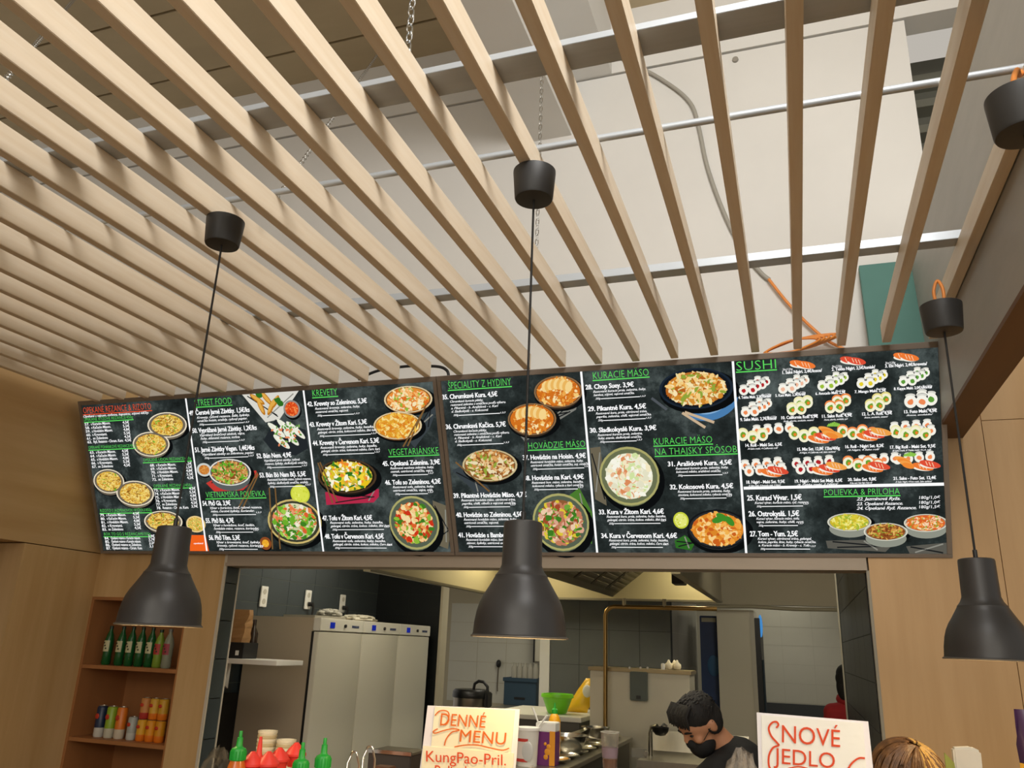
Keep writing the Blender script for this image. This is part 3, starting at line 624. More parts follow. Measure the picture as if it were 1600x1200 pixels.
# ---------------- right board, column 3: sushi, soups and sides
s = Sheet(); head(s, 'SUSHI', 1151, 579.5, 1213, 14.5)
D = lambda x, y: (1130+x*.29157, 530+y*.29157)
def lab(t, x0, y0, x1, sm=None, g=None, h=4.8):
    a = D(x0, y0); b = D(x1, y0); s.text(t, *a, b[0], h, WHT, 'bold')
    if sm: s.text(sm, a[0]+3, a[1]+4.4, b[0]-6, 2.6, WHT, 'script')
    if g: s.text(g, *D(*g_pos(x1, y0)), D(*g_pos(x1, y0))[0]+15, 3.2, WHT, 'thin')
g_pos = lambda x1, y0: (x1-52, y0-16)
lab('1. Sake Nigiri. 2,4€/losos/', 318, 187, 530); lab('2. Tekka Nigiri. 2,5€/tuniak/', 582, 170, 815); lab('3. Ebi Nigiri. 2,4€/kreveta/', 868, 152, 1093)
for x, y in ((318, 168), (582, 152), (868, 133)): s.text('2ks/120g', *D(x, y), D(x, y)[0]+16, 3.2, WHT, 'thin')
for a in (('4. Tekka Maki. 2,3€/tuniak/', 82, 320, 258), ('5. Kani Maki. 2,3€/krab/', 280, 309, 442), ('6. Avocado Maki. 2,3€', 495, 299, 655), ('7. Mango Maki. 2,3€', 705, 289, 872), ('8. Kappa Maki. 2,0€/uhorka/', 915, 273, 1120)): lab(*a, None, '8ks/120g', 4.2)
for a in (('9. Sake Maki. 2,7€/losos/', 92, 439, 287, None), ('10. California Roll. 3,9€', 312, 429, 508, '/krab, uhorka, avokádo, sezam/'), ('11. Sake Roll. 4,9€', 530, 421, 690, '/losos, uhorka, avokádo, syr/'), ('12. L. A. Roll. 4,5€', 745, 409, 905, '/losos, avokádo, sezam/'), ('13. Futo Maki. 4,5€', 970, 397, 1145, '/losos, avokádo/')): lab(*a, '8ks/120g')
for a in (('14. Roll - Maki Set. 6,5€', 120, 577, 315, '/4 Sake maki, 4 California roll/'), ('15. Mix Set. 12,8€ 12ks/400g', 398, 598, 625, '/4 Nigiri, 4 California roll, Sake sashimi/'), ('16. Roll - Nigiri Set. 8,2€', 655, 584, 860, '/4 Nigiri, 4 Sake roll/'), ('17. Big Roll - Maki Set. 9,5€', 895, 587, 1137, '/8 Sake maki, 8 Tekka maki, 4 L.A. roll/'),
          ('18. Nigiri - Maki Set. 9,5€', 125, 774, 330, '/6 Sake maki, 4 Avocado maki, 3 Nigiri/'), ('19. Nigiri - Maki Set Malý. 6,5€', 385, 769, 638, '/6 Tekka maki, 3 Nigiri/'), ('20. Sake Set. 9,8€', 668, 760, 820, '/8 Sake maki, 2 Sake Nigiri, 4 Sake roll/'), ('21. Sake - Futo Set. 12,4€', 912, 754, 1140, '/2 Sake Nigiri, 4 Futo maki, Sake sashimi/')): lab(*a)
head(s, 'POLIEVKA & PRÍLOHA', 1288, 774, 1405.6, 9.5)
for (t, p, y, x1) in (('22. Jazmínová Ryža.', '180g/1,0€', 864, 948), ('23. Opekané Rezance.', '180g/1,0€', 890, 962), ('24. Opekané Ryž. Rezance.', '180g/1,5€', 914, 1035)):
    a = D(715, y); s.text(t, *a, D(x1, y)[0], 4.8, WHT, 'script'); a = D(1050, y-8); s.text(p, *a, D(1163, y)[0], 4.6, WHT, 'thin')
item(s, '25. Kurací Vývar. 1,5€', *D(125, 864), D(418, 0)[0], ['Kurací vývar, kuracie mäso, ryž. rezance.'], 8)
item(s, '26. Ostrokyslá. 1,5€', *D(133, 949), D(405, 0)[0], ['Kurací vývar, kuracie mäso, tofu,', 'vajce, zelenina, huby, chilli, ocot.'], 8, dw=73)
item(s, '27. Tom - Yum. 2,5€', *D(140, 1056), D(398, 0)[0], ['Kurací vývar, citrónová tráva, galangal,', 'kokos, paprika, lime, huby, rybacia omáčka.', 'a. Kuracie mäso - b. Krevety - c. Tofu'], 8, dw=90)
s.build('lettering', br)
def maki(s, x, y, r, fill, k=0, rice='#F4F2E6', nori=True):
    a, b = pr(x, y, r, r); c = uv(x, y); w = .0004+k*1.2e-5
    if nori: s.ell((c[0], c[1]-b*.75), a*.95, b*.6, '#15181a', w); s.ell((c[0], c[1]-b*.95), a*.8, b*.34, '#D9D8CE', w+2e-6)
    s.ell(c, a, b, rice, w+4e-6); s.ell((c[0], c[1]+b*.05), a*.5, b*.48, fill, w+6e-6, .3, 9, .18, random.Random(k))
def nigiri(s, x, y, col, k=0, L=15):
    w = .0008+k*1.2e-5; s.ell(uv(x-1, y+2.6), *pr(x, y, L*.9, 4), '#F3F0E2', w, .15); s.ell(uv(x, y), *pr(x, y, L, 5.2), col, w+3e-6, .28)
    for j in (-5, 0, 5): s.pline([uv(x+j-2, y-3.4+j*.2), uv(x+j+1, y+3.4+j*.25)], .003, '#F7C9A4', w+6e-6)
def roll(s, x, y, r, k, skin='#EDE7B0'):
    a, b = pr(x, y, r, r*1.05); c = uv(x, y); w = .0006+k*1.2e-5
    s.ell((c[0], c[1]-b*.5), a, b*.8, skin, w); s.ell(c, a, b, '#F4F0D2', w+3e-6); s.ell(c, a*.55, b*.55, '#6FA02E', w+5e-6, .4, 9, .2, random.Random(k)); s.ell((c[0]+a*.15, c[1]+b*.1), a*.28, b*.28, '#E8802E', w+7e-6)
OR, TU = '#EE7A34', '#DE4F36'
def maki_row(x, y, fill, nm):
    q = Sheet(); c = D(x, y)
    for k, (dx, dy) in enumerate(((21, -11), (14, -9), (8, -11.5), (15, -6), (7, -3.5), (-3, -5), (0, 2), (-14, 3))):
        maki(q, c[0]+dx-2, c[1]+dy+2, 7.4-.14*(7-k), fill, k)
    q.build(nm, br)
for x, y, f in ((165, 258, '#B3262A'), (375, 250, '#F0B89A'), (585, 235, '#9CBF3A'), (795, 222, '#E6D02E'), (1020, 210, '#5E9A3A'), (175, 375, '#EE8A55')): maki_row(x, y, f, 'maki_print')
for x, y, c, nm in ((420, 132, OR, 'nigiri_print'), (690, 112, TU, 'nigiri_print'), (975, 92, OR, 'nigiri_print')):
    q = Sheet(); a = D(x, y); nigiri(q, a[0]-4, a[1], c, 0); nigiri(q, a[0]+7, a[1]+1.5, c, 1); q.build(nm, br)
for x, y, sk in ((400, 360, '#EDE7B0'), (605, 350, '#EE8A4A'), (820, 342, '#E6D98A')):
    q = Sheet(); a = D(x, y)
    for k, (dx, dy) in enumerate(((15, -6), (2, -4), (5, 4), (-9, 5))): roll(q, a[0]+dx, a[1]+dy, 8.5, k, sk)
    q.build('roll_print', br)
q = Sheet(); a = D(1045, 328)
for k, (dx, dy) in enumerate(((20, -2), (6, -5), (6, 2), (-12, 2))): maki(q, a[0]+dx, a[1]+dy, 10, ('#EE8A55', '#5E9A3A')[k == 0], k)
q.build('futo_maki_print', br)
def sashimi(q, x, y, k0=30):
    for j in range(4): q.ell(uv(x+3*j, y-3+3.2*j), *pr(x, y, 13-j, 4), ('#F2A04A', '#EE8A34')[j % 2], .0012+j*1e-5, .35)
    for j in range(7): q.pline([uv(x+2+2.5*j, y-8), uv(x+5+2.7*j, y-15+abs(j-3))], .006, '#8BC34A', .0011)
def sset(x, y, rolls=0, makis=0, nigs=0, sash=None, fill='#EE8A55', skin='#EDE7B0'):
    q = Sheet(); a = D(x, y); k = 0
    if sash: sashimi(q, a[0]+sash[0], a[1]+sash[1])
    for i in range(makis): maki(q, a[0]-34+(i % 4)*17+(i//4)*6+(24 if rolls and makis == 4 else 0), a[1]-8+(i//4)*9+(i % 4)*-1.5+3, 7.6, fill, k); k += 1
    for i in range(rolls): roll(q, a[0]-32+(i % 4)*15.5, a[1]+2+(i % 2)*4-(4 if nigs else 0), 8.5, k, skin); k += 1
    for i in range(nigs): nigiri(q, a[0]+6+(i % 3)*11, a[1]+6+(i % 3)*-4, (OR, TU, '#F0A24A')[i % 3], k, 17); k += 1
    q.build('sushi_set_print', br)
sset(215, 508, 3, 4); sset(490, 515, 3, 0, 3, (18, -6)); sset(750, 502, 4, 0, 3, None, skin='#EE8A4A'); sset(1035, 492, 4, 8)
sset(235, 695, 0, 8, 2); sset(510, 685, 0, 6, 3, None, '#B3262A'); sset(780, 670, 4, 4, 2, None, skin='#EE8A4A'); sset(1050, 662, 0, 4, 2, (-26, -2))
cloth(br, [D(550, 1080), D(760, 1075), D(900, 1110), D(870, 1140), D(560, 1120)], '#5a5850'); cloth(br, [D(980, 1110), D(1200, 1090), D(1200, 1150), D(1000, 1150)], '#5a5850')
for x, y, base, pal in ((675, 980, '#C9B52E', ('#E6DC5A', '#D9C83A', '#9FB53A', '#F0E88A')), (1085, 985, '#D9602A', ('#F0A04A', '#E0702A', '#F6D9B0', '#8FA33A', '#F2C29A')), (870, 1032, '#8c4f24', ('#B5702E', '#D9A24A', '#7A3E1A', '#8FB53A', '#E0B060'))):
    a = D(x, y); dish(br, a[0], a[1], 34.5, 14, '#D9D6C4', base, pal, 70, .35, '#8e9184', .75, food=.88, name='soup_bowl_print')
bpy.data.objects.remove(FO)
# ================================================================ kitchen equipment
fr_side = mat('fridge_side', '#B3A793', .42); fr_door = mat('fridge_door', '#D9D6C8', .32); fr_top = mat('fridge_panel', '#E0DED4', .35)
blue_led = emat('blue_led', '#2334B0', .55)
FT = CZ+.128; FX0, FX1 = -3.76, -3.155
def fridge(y0, label):
    y1 = y0+.612
    t = thing('refrigerator', label, 'refrigerator', ((FX0+FX1)/2, (y0+y1)/2, 0), 'white upright refrigerators on the tiled wall')
    box((FX0, y0, .03), (FX1-.06, y1, FT)).build('body', fr_side, t, bevel=.004)
    d = MB().prism([(FX1-.052, y0, .1), (FX1-.012, y0, .1), (FX1, y0+.03, .1), (FX1, y1-.03, .1), (FX1-.012, y1, .1), (FX1-.052, y1, .1)], (0, 0, FT-.095-.1)).build('door', fr_door, t, smooth=30, bevel=.003)
    box((FX1-.066, y0-.0015, .1), (FX1-.047, y1, FT-.092)).build('gasket', black_pl, t)
    box((FX1-.06, y0, FT-.088), (FX1-.002, y1, FT)).build('control_panel', fr_top, t, bevel=.004)
    box((FX1-.003, y0+.13, FT-.066), (FX1+.002, y0+.19, FT-.026)).build('display', blue_led, t)
    MB().tube([(FX1-.002, y0+.335, FT-.047), (FX1+.010, y0+.335, FT-.047)], .012, 12).build('knob', black_pl, t)
    for k in range(6): box((FX1-.003, y0+.44+k*.018, FT-.057), (FX1+.0005, y0+.452+k*.018, FT-.04)).build('mark', mat('logo_blue', '#2a3b66', .5), t)
    for a in (y0+.06, y1-.06):
        box((FX0+.1, a-.02, 0), (FX0+.14, a+.02, .03)).build('foot', black_pl, t)
        box((FX1-.14, a-.02, 0), (FX1-.10, a+.02, .03)).build('foot', black_pl, t)
    return t
fridge(5.105, 'white upright refrigerator nearest, showing its large beige side panel')
fridge(5.725, 'white upright refrigerator in the middle of the row of three')
fridge(6.345, 'white upright refrigerator farthest along the row of three')
def crumple(name, label, cat, c, sx, sy, sz, m, seed, n=26, k=12, parent=None, flat=.0):
    rnd = random.Random(seed); mb = MB(); c = Vector(c); v = []; f = []
    for j in range(k+1):
        th = math.pi*j/k
        for i in range(n):
            ph = 2*math.pi*i/n; r = 1+rnd.uniform(-.2, .2)
            z = math.cos(th)*r; z = max(z, -flat) if flat else z
            v.append((c.x+sx*r*math.sin(th)*math.cos(ph), c.y+sy*r*math.sin(th)*math.sin(ph), c.z+sz*z))
    for j in range(k):
        for i in range(n): q = (i+1) % n; f.append((j*n+i, (j+1)*n+i, (j+1)*n+q, j*n+q))
    mb.add(v, f)
    return tag(mb.build(name, m, parent, smooth=24), label, cat)
paper_g = mat('grey_paper', '#9a978c', .7)
tag(MB().prism([(-3.6, 5.3, FT), (-3.3, 5.25, FT), (-3.26, 5.62, FT), (-3.55, 5.66, FT)], (0, 0, .02)).build('cardboard_sheet', paper_g), 'flat grey cardboard sheet on the nearest refrigerator', 'cardboard')
crumple('plastic_bag', 'crumpled pale plastic bag lying on the middle refrigerator', 'bag', (-3.35, 5.98, FT+.02), .11, .2, .03, mat('pale_bag', '#b5b09e', .5), 3, flat=.6)
crumple('plastic_bag', 'crumpled grey plastic bag between the nearest and middle refrigerators', 'bag', (-3.4, 5.60, FT+.042), .09, .09, .035, paper_g, 4, flat=.6)
# sockets on the tiled wall
def socket(px, py, label, plug):
    q = P(px, py, x=KX+.008); t = thing('wall_socket', label, 'socket', q, 'wall sockets over the refrigerators')
    box((KX+.008, q.y-.042, q.z-.075), (KX+.02, q.y+.042, q.z+.075)).build('plate', white_pl, t, bevel=.003)
    for dz in (-.035, .035): MB().tube([(KX+.019, q.y, q.z+dz), (KX+.022, q.y, q.z+dz)], .02, 14).build('insert', mat('socket_in', '#b9b6aa', .5), t)
    if plug:
        p = MB().tube([(KX+.022, q.y+.005, q.z-.035), (KX+.06, q.y+.01, q.z-.035), (KX+.065, q.y+.015, q.z-.06), (KX+.05, q.y+.02, q.z-.2)], [.018, .018, .01, .005], 8).build('plug', black_pl, t, smooth=True)
socket(411, 932, 'white wall socket with nothing plugged in, leftmost of three', False)
socket(480, 937, 'white wall socket with a black plug, in the middle of three', True)
socket(534, 943, 'white wall socket with a black plug, rightmost of three', True)
# white shelf with a paper bag and a black box, dark panel for the shade below
sz = P(400, 1031, y=4.6).z; sx = P(433, 1031, y=4.6).x
t = thing('wall_shelf', 'white wall shelf carrying a paper bag, behind the tiled jamb', 'shelf', (-3.5, 4.7, sz-.03))
box((KX+.008, 4.6, sz-.03), (sx, 4.9, sz)).build('board', white_pl, t, bevel=.002)
MB().prism([(-3.7, 4.61, sz-.03), (-3.7, 4.61, sz-.06), (-3.7, 4.88, sz-.2), (-3.7, 4.88, sz-.03)], (.015, 0, 0)).build('bracket', white_pl, t)
bx = P(372, 990, y=4.7).x
mb = MB(); b0 = [(bx-.07, 4.68), (bx+.05, 4.68), (bx+.05, 4.78), (bx-.07, 4.78)]
tp = [(bx-.055, 4.70), (bx+.06, 4.71), (bx+.05, 4.76), (bx-.05, 4.76)]
rnd = random.Random(8); rings = []
for k in range(8):
    g = k/7; rings.append([(a[0]*(1-g)+b[0]*g+rnd.uniform(-.008, .008), a[1]*(1-g)+b[1]*g+rnd.uniform(-.008, .008), sz+.1+.21*g) for a, b in zip(b0, tp)])
vv = [p for r in rings for p in r]; ff = [(k*4+i, k*4+(i+1) % 4, (k+1)*4+(i+1) % 4, (k+1)*4+i) for k in range(7) for i in range(4)]+[(3, 2, 1, 0), (28, 29, 30, 31)]
tag(MB().add(vv, ff).build('paper_bag', mat('kraft', '#A57C4E', .8, noise=.15, nscale=(12, 12, 12))), 'brown kraft paper bag on the black box on the white shelf', 'bag')
t = thing('black_box', 'small black box with a white tag under the paper bag', 'box', (bx, 4.73, sz))
box((bx-.085, 4.66, sz), (bx+.085, 4.82, sz+.1)).build('carton', black_pl, t, bevel=.003)
box((bx+.03, 4.658, sz+.02), (bx+.055, 4.66, sz+.05)).build('tag', white_pl, t)
tag(MB().lathe([(.001, 0), (.03, 0), (.032, .16), (.012, .2), (.012, .25), (.001, .25)], (bx+.005, 4.86, sz), 16).build('dark_bottle', mat('dark_bottle', '#2c201a', .25), smooth=40), 'dark bottle standing behind the paper bag', 'bottle')
tag(MB().box((KX+.009, 4.3, 0), (KX+.05, 5.09, sz-.24)).box((KX+.05, 4.36, .2), (KX+.06, 5.0, sz-.3)).build('shade_panel', mat('shade_black', '#0b0c0c', .6), bevel=.003), 'dark panel put in for the shade on the tiles under the white shelf', 'board')  # added black sheet, imitates the deep shade on the tiled wall
# ---------------------------------------------------------------- extractor hood
hz = CZ+.40; hx0, hx1, hy0, hy1 = -2.43, -.575, 4.35, 6.95; ht = CZ+.93
t = thing('extractor_hood', 'stainless steel extractor hood with V-shaped filters over the range', 'extractor hood', ((hx0+hx1)/2, (hy0+hy1)/2, hz))
hin = mat('hood_inner', '#C2B58C', .4, metal=.35); hout = mat('hood_outer', '#8f8873', .38, metal=.8)
w_ = .03
box((hx0, hy1-w_, hz), (hx1, hy1, ht)).build('back_panel', hin, t)
box((hx0, hy0, hz), (hx0+w_, hy1-w_, ht)).build('side_panel', hin, t)
box((hx1-w_, hy0, hz), (hx1, hy1-w_, ht)).build('side_panel', hout, t)
box((hx0+w_, hy0, hz), (hx1-w_, hy0+w_, ht)).build('front_panel', hin, t)
box((hx0, hy0, ht), (hx1, hy1, ht+.03)).build('top_panel', hin, t)
for a, b in (((hx0, hy1-.05, hz-.018), (hx1, hy1+.008, hz)), ((hx1-.04, hy0, hz-.018), (hx1+.008, hy1-.05, hz)), ((hx0-.008, hy0, hz-.018), (hx0+.04, hy1-.05, hz))): box(a, b).build('rim', hout, t, bevel=.002)
kx = -1.475
filt = mat('hood_filter', '#7c776a', .45, metal=.8)
zt_ = hz+.34
for sgn in (1, -1):
    xo = kx+sgn*.42
    p0, p1 = Vector((kx, 0, hz+.012)), Vector((xo, 0, zt_)); up = (p1-p0); L = up.length; up.normalize(); n = Vector((sgn*up.z, 0, -sgn*up.x))
    fp = MB().prism([(p0.x, hy0+w_, p0.z), (p1.x, hy0+w_, p1.z), (p1.x, hy1-w_, p1.z), (p0.x, hy1-w_, p0.z)], tuple(-n*.02)).build('filter_bank', filt, t)
    for k in range(5):
        ya = hy0+.1+k*.49
        fo = MB().prism([(p0+up*.06)+Vector((0, ya, 0)), (p0+up*(L-.06))+Vector((0, ya, 0)), (p0+up*(L-.06))+Vector((0, ya+.45, 0)), (p0+up*.06)+Vector((0, ya+.45, 0))], tuple(n*.008))
        sub('filter', fo, mat('filter_face', '#6a665b', .5, metal=.8), fp)
        for r in range(8):
            q = p0+up*(.09+r*(L-.18)/7.5)+n*.008
            sub('baffle', MB().prism([q+Vector((0, ya+.03, 0)), q+up*.022+Vector((0, ya+.03, 0)), q+up*.022+Vector((0, ya+.42, 0)), q+Vector((0, ya+.42, 0))], tuple(n*.006)), filt, fp)
hl = emat('hood_lamp', '#FFF0C4', 4)
for x, y in ((hx0+.2, 6.1), (hx1-.16, 6.6)):
    b = box((x-.05, y-.25, ht-.06), (x+.05, y+.25, ht)).build('lamp_housing', hout, t)
    sub('diffuser', box((x-.04, y-.24, ht-.066), (x+.04, y+.24, ht-.06)), hl, b)
    area_l = bpy.data.lights.new('hood_light', 'AREA'); area_l.energy = 8; area_l.color = (1, .9, .62); area_l.shape = 'RECTANGLE'; area_l.size = .08; area_l.size_y = .48
    lo = bpy.data.objects.new('hood_light', area_l); C.objects.link(lo); lo.parent = t; lo.location = Vector((x, y, ht-.07))-t.location
q = P(1080, 902, y=5.6); tag(MB().box((hx1-.20, 5.5, hz+.02), (hx1-.12, 5.66, hz+.10)).box((hx1-.13, 5.52, hz+.06), (hx1-.03, 5.56, hz+.09)).build('lamp_box', black_pl, bevel=.004), 'small black control box clipped inside the hood rim', 'control box')
# ---------------------------------------------------------------- gas pipe
brass = mat('brass_pipe', '#A2834F', .35, metal=.9)
gy = 5.84; gz = P(960, 948, y=gy).z; gxp = P(946, 1000, y=gy).x; gx_end = P(1120, 945, y=gy).x
t = thing('gas_pipe', 'brass gas pipe rising in front of the range and running along the hood', 'pipe', (gxp, gy, .5))
MB().tube([(gxp, gy, .5), (gxp, gy, gz-.06), (gxp+.008, gy, gz-.03), (gxp+.03, gy, gz-.008), (gxp+.06, gy, gz), (gx_end, gy, gz)], .015, 12).build('run', brass, t, smooth=60)
for px in (975, 1038):
    x = P(px, 943, y=gy).x; MB().tube([(x, gy, gz), (x, gy, gz+.06)], .013, 10).build('hanger', mat('hanger', '#c9c1a0', .4), t, smooth=60)
# long pipe below the lintel
q0, q1 = P(1088, 948, y=8.19), P(1330, 950, y=8.19)
tag(MB().tube([(q0.x, 8.185, q0.z), (q0.x+.5, 8.185, q0.z+.012), (q0.x+.9, 8.185, q0.z-.004), (q1.x, 8.185, q0.z)], .018, 10).build('conduit', mat('conduit', '#a29a80', .5), smooth=60), 'thin grey conduit along the bottom of the lintel at the back', 'pipe')
# ---------------------------------------------------------------- range: tall steel cabinet and wok range
ry = 5.92; a, b = P(922, 1040, y=ry), P(1077, 1050, y=ry); rz = (a.z+b.z)/2
st_w = mat('range_panel', '#C9C3AE', .36, metal=.25)
t = thing('range_cabinet', 'tall pale steel cabinet behind the wok range with a grey box on its front', 'range', ((a.x+b.x)/2, ry+.3, 0))
box((a.x, ry, 0), (b.x, ry+.3, rz-.025)).build('body', st_w, t, bevel=.004)
box((a.x-.012, ry-.015, rz-.025), (b.x+.012, ry+.31, rz)).build('top_rail', mat('rail_metal', '#9a8a68', .35, metal=.8), t, bevel=.003)
g0, g1 = P(984, 1049, y=ry-.05), P(1011, 1096, y=ry-.05)
gb = box((g0.x, ry-.055, g1.z), (g1.x, ry, g0.z)).build('switch_box', mat('switch_grey', '#586058', .5), t, bevel=.005)
sub('catch', box((g0.x+.045, ry-.06, g1.z+.012), (g0.x+.075, ry-.055, g1.z+.035)), black_pl, gb)
for px in (1001, 1012, 984): 
    q = P(px, 1043.5, y=ry-.015); MB().tube([(q.x, ry-.016, q.z), (q.x, ry-.022, q.z)], .008, 8).build('rivet', steel, t)
for k, px in enumerate((1045, 1053, 1058)):
    q = P(px, 1042, y=ry+.12)
    mb = MB().lathe([(.001, 0), (.022, .004), (.03, .02), (.026, .038), (.012, .05), (.006, .066), (.001, .068)], (q.x, ry+.12+.03*(k % 2), rz), 14)
    tag(mb.build('garlic_bulb', mat('garlic', '#EFE3C4', .6), smooth=50), ('leftmost', 'middle', 'rightmost')[k]+' of three garlic bulbs on the tall steel cabinet', 'garlic', 'garlic bulbs on the range')
q = P(1036, 1041, y=ry+.1); tag(MB().lathe([(.001, 0), (.014, 0), (.015, .03), (.012, .04), (.001, .042)], (q.x, ry+.1, rz), 12).build('salt_pot', white_pl, smooth=50), 'tiny white pot left of the garlic bulbs', 'pot')
wy = 5.25; w0 = P(965, 1140, y=wy)
t = thing('wok_range', 'grey steel wok range with a splash panel right of the pans', 'range', (-.7, 5.5, 0))
wz = P(1020, 1140, y=5.86).z
box((-.97, wy, 0), (-.35, 5.86, wz-.12)).build('body', steel, t, bevel=.004)
MB().prism([(-.97, 5.80, wz-.12), (-.97, 5.86, wz-.12), (-.97, 5.86, wz), (-.97, 5.84, wz)], (.62, 0, 0)).build('splash_panel', steel, t)
box((-.97, wy-.012, wz-.16), (-.35, wy, wz-.12)).build('front_lip', steel, t)
q = P(1000, 1178, y=wy); pl_ = box((q.x-.05, wy-.006, q.z-.02), (q.x+.04, wy, q.z+.03)).build('name_plate', mat('plate_grey', '#8e8a7c', .5), t)
q = P(1010, 1177, y=wy); MB().tube([(q.x, wy, q.z), (q.x, wy-.02, q.z)], .014, 12).build('knob', steel, t)
q = P(984, 1143, y=5.5); x = max(q.x, -.93); MB().tube([(x, 5.5, wz-.12), (x, 5.5, q.z), (x+.01, 5.49, q.z+.035), (x+.05, 5.47, q.z+.045)], .014, 10).build('tap', steel, t, smooth=60)
t = thing('ladle', 'black ladle hanging from the tap of the wok range', 'ladle', (x+.07, 5.46, q.z))
MB().lathe([(.001, -.04), (.03, -.034), (.05, -.012), (.055, .012), (.051, .012), (.046, -.01), (.027, -.028), (.001, -.033)], (x+.07, 5.46, q.z+.03), 24).build('cup', mat('wok_black', '#191817', .4, metal=.4), t, smooth=40)
MB().tube([(x+.07, 5.505, q.z+.04), (x+.07, 5.6, q.z+.05), (x+.07, 5.72, q.z+.03)], .007, 8).build('handle', black_pl, t)
# ---------------------------------------------------------------- prep counter with pans, sill, side table
PZ = CZ-.55
t = thing('prep_counter', 'long steel prep counter holding a row of round pans', 'counter', (-1.35, 4.9, 0))
cx0, cx1 = -1.52, -1.10
top = box((cx0, 4.02, PZ-.035), (cx1, 5.80, PZ-.012)).build('worktop', steel, t, bevel=.002)
box((cx0+.03, 4.06, .12), (cx1-.02, 5.78, PZ-.035)).build('cabinet', mat('steel_dark', '#6f6b61', .4, metal=.8), t)
MB().prism([(-1.41, 4.02, PZ-.012), (-1.36, 4.02, PZ-.012), (-1.36, 4.02, PZ+.03), (-1.385, 4.02, PZ+.04), (-1.41, 4.02, PZ+.03)], (0, 1.78, 0)).build('ridge', steel, t)
for x in (cx0+.06, cx1-.06):
    for y in (4.1, 5.7): box((x-.02, y-.02, 0), (x+.02, y+.02, .12)).build('leg', steel, t)
pan_m = mat('pan_steel', '#D6D2C6', .2, metal=1.)
pm_ = MB().lathe([(.001, -.003), (.072, -.003), (.080, .004), (.094, .014), (.100, .014), (.101, .017), (.094, .018), (.076, .0065), (.001, .0)], (0, 0, 0), 28).mesh('food_pan', pan_m, 40)
food_c = ('#7d8f4a', '#b08a55', '#8a6a45', '#c0a060', '#9a5a3a', '#b9b09a', '#6f7d45', '#a59060')
for k in range(8):
    y = 4.30+k*.19; o = link('food_pan', pm_, None, Vector((-1.235, y, PZ-.009)))
    tag(o, ('nearest', 'second', 'third', 'fourth', 'fifth', 'sixth', 'seventh', 'farthest')[k]+' round steel pan in the row, counted from the serving side', 'pan', 'round pans in the prep counter')
t = thing('serving_sill', 'steel serving sill along the bottom of the kitchen opening', 'counter', (-1.3, 3.9, 0))
box((-1.7, 3.72, CZ-.595), (JR-.01, 3.99, CZ-.57)).build('top', steel, t, bevel=.003)
box((-1.7, YW, 0), (JR-.01, YW+.1, CZ-.595)).build('base', woodv, t)
box((JL+.01, YW, 0), (-1.7, YW+.1, CZ-.8)).build('low_base', woodv, t)
ty = 5.84; tz = P(860, 1119, y=ty).z; tx0, tx1 = P(800, 1110, y=ty).x, P(908, 1121, y=ty).x
t = thing('side_table', 'white-edged steel side table under the green bowl', 'table', ((tx0+tx1)/2, 5.9, 0))
box((tx0-.2, ty, tz-.03), (tx1, 6.7, tz)).build('top', mat('table_white', '#d6d3c6', .35), t, bevel=.003)
box((tx0-.15, ty+.03, tz-.22), (tx1-.02, 6.65, tz-.03)).build('apron', mat('table_grey', '#57544d', .5), t)
for x in (tx0-.12, tx1-.05):
    for y in (ty+.06, 6.6): box((x-.02, y-.02, 0), (x+.02, y+.02, tz-.22)).build('leg', steel, t)
q = P(871, 1084, y=6.1); r_ = (P(896, 1084, y=6.1).x-P(847, 1084, y=6.1).x)/2; bh = q.z-tz
t = thing('green_bowl', 'bright green plastic bowl on the side table', 'bowl', (q.x, 6.1, tz))
MB().lathe([(.001, 0), (r_*.52, 0), (r_*.6, .01), (r_*.92, bh*.82), (r_*.9, bh*.85), (r_*.55, .018), (.001, .012)], (q.x, 6.1, tz), 36).build('basin', mat('green_plastic', '#6CC21E', .35), t, smooth=40)
MB().lathe([(r_*.9, bh*.80), (r_*.99, bh*.82), (r_, bh*.9), (r_*.98, bh), (r_*.9, bh), (r_*.88, bh*.9), (r_*.9, bh*.80)], (q.x, 6.1, tz), 36, False, False).build('rim', mat('green_rim', '#7ED42A', .35), t, smooth=40)
# yellow bag leaning on the cabinet
a0, a1 = P(886, 1118, y=6.36), P(924, 1060, y=6.4)
mb = MB(); rnd = random.Random(11); vs = []; nx, nz = 9, 13
for side in (0, 1):
    for j in range(nz):
        g = j/(nz-1); cx = a0.x+.075+(a1.x-a0.x-.06)*g; wd = .085*(1-.45*g*g)
        for i in range(nx):
            s_ = i/(nx-1)*2-1; bul = (1-s_*s_)*(1-(2*g-1)**4)*.045
            vs.append((cx+s_*wd+rnd.uniform(-.004, .004), 6.33+.04*g+(bul if side else -bul)+rnd.uniform(-.004, .004), tz+.001+(a1.z-tz)*g))
fs = []
for side in (0, 1):
    for j in range(nz-1):
        for i in range(nx-1): b_ = side*nx*nz; fs.append((b_+j*nx+i, b_+j*nx+i+1, b_+(j+1)*nx+i+1, b_+(j+1)*nx+i))
t = thing('yellow_bag', 'yellow plastic food bag leaning on the tall cabinet beside the green bowl', 'bag', (a0.x+.08, 6.35, tz))
mb.add(vs, fs).build('pouch', mat('yellow_foil', '#E9B81E', .35, noise=.12, nscale=(9, 9, 9)), t, smooth=60)
q = P(917, 1080, y=6.3); MB().ball((q.x, 6.305, q.z), (.035, .012, .045), 16, 10).build('label_patch', mat('bag_patch', '#D9D6CC', .4), t, smooth=60)
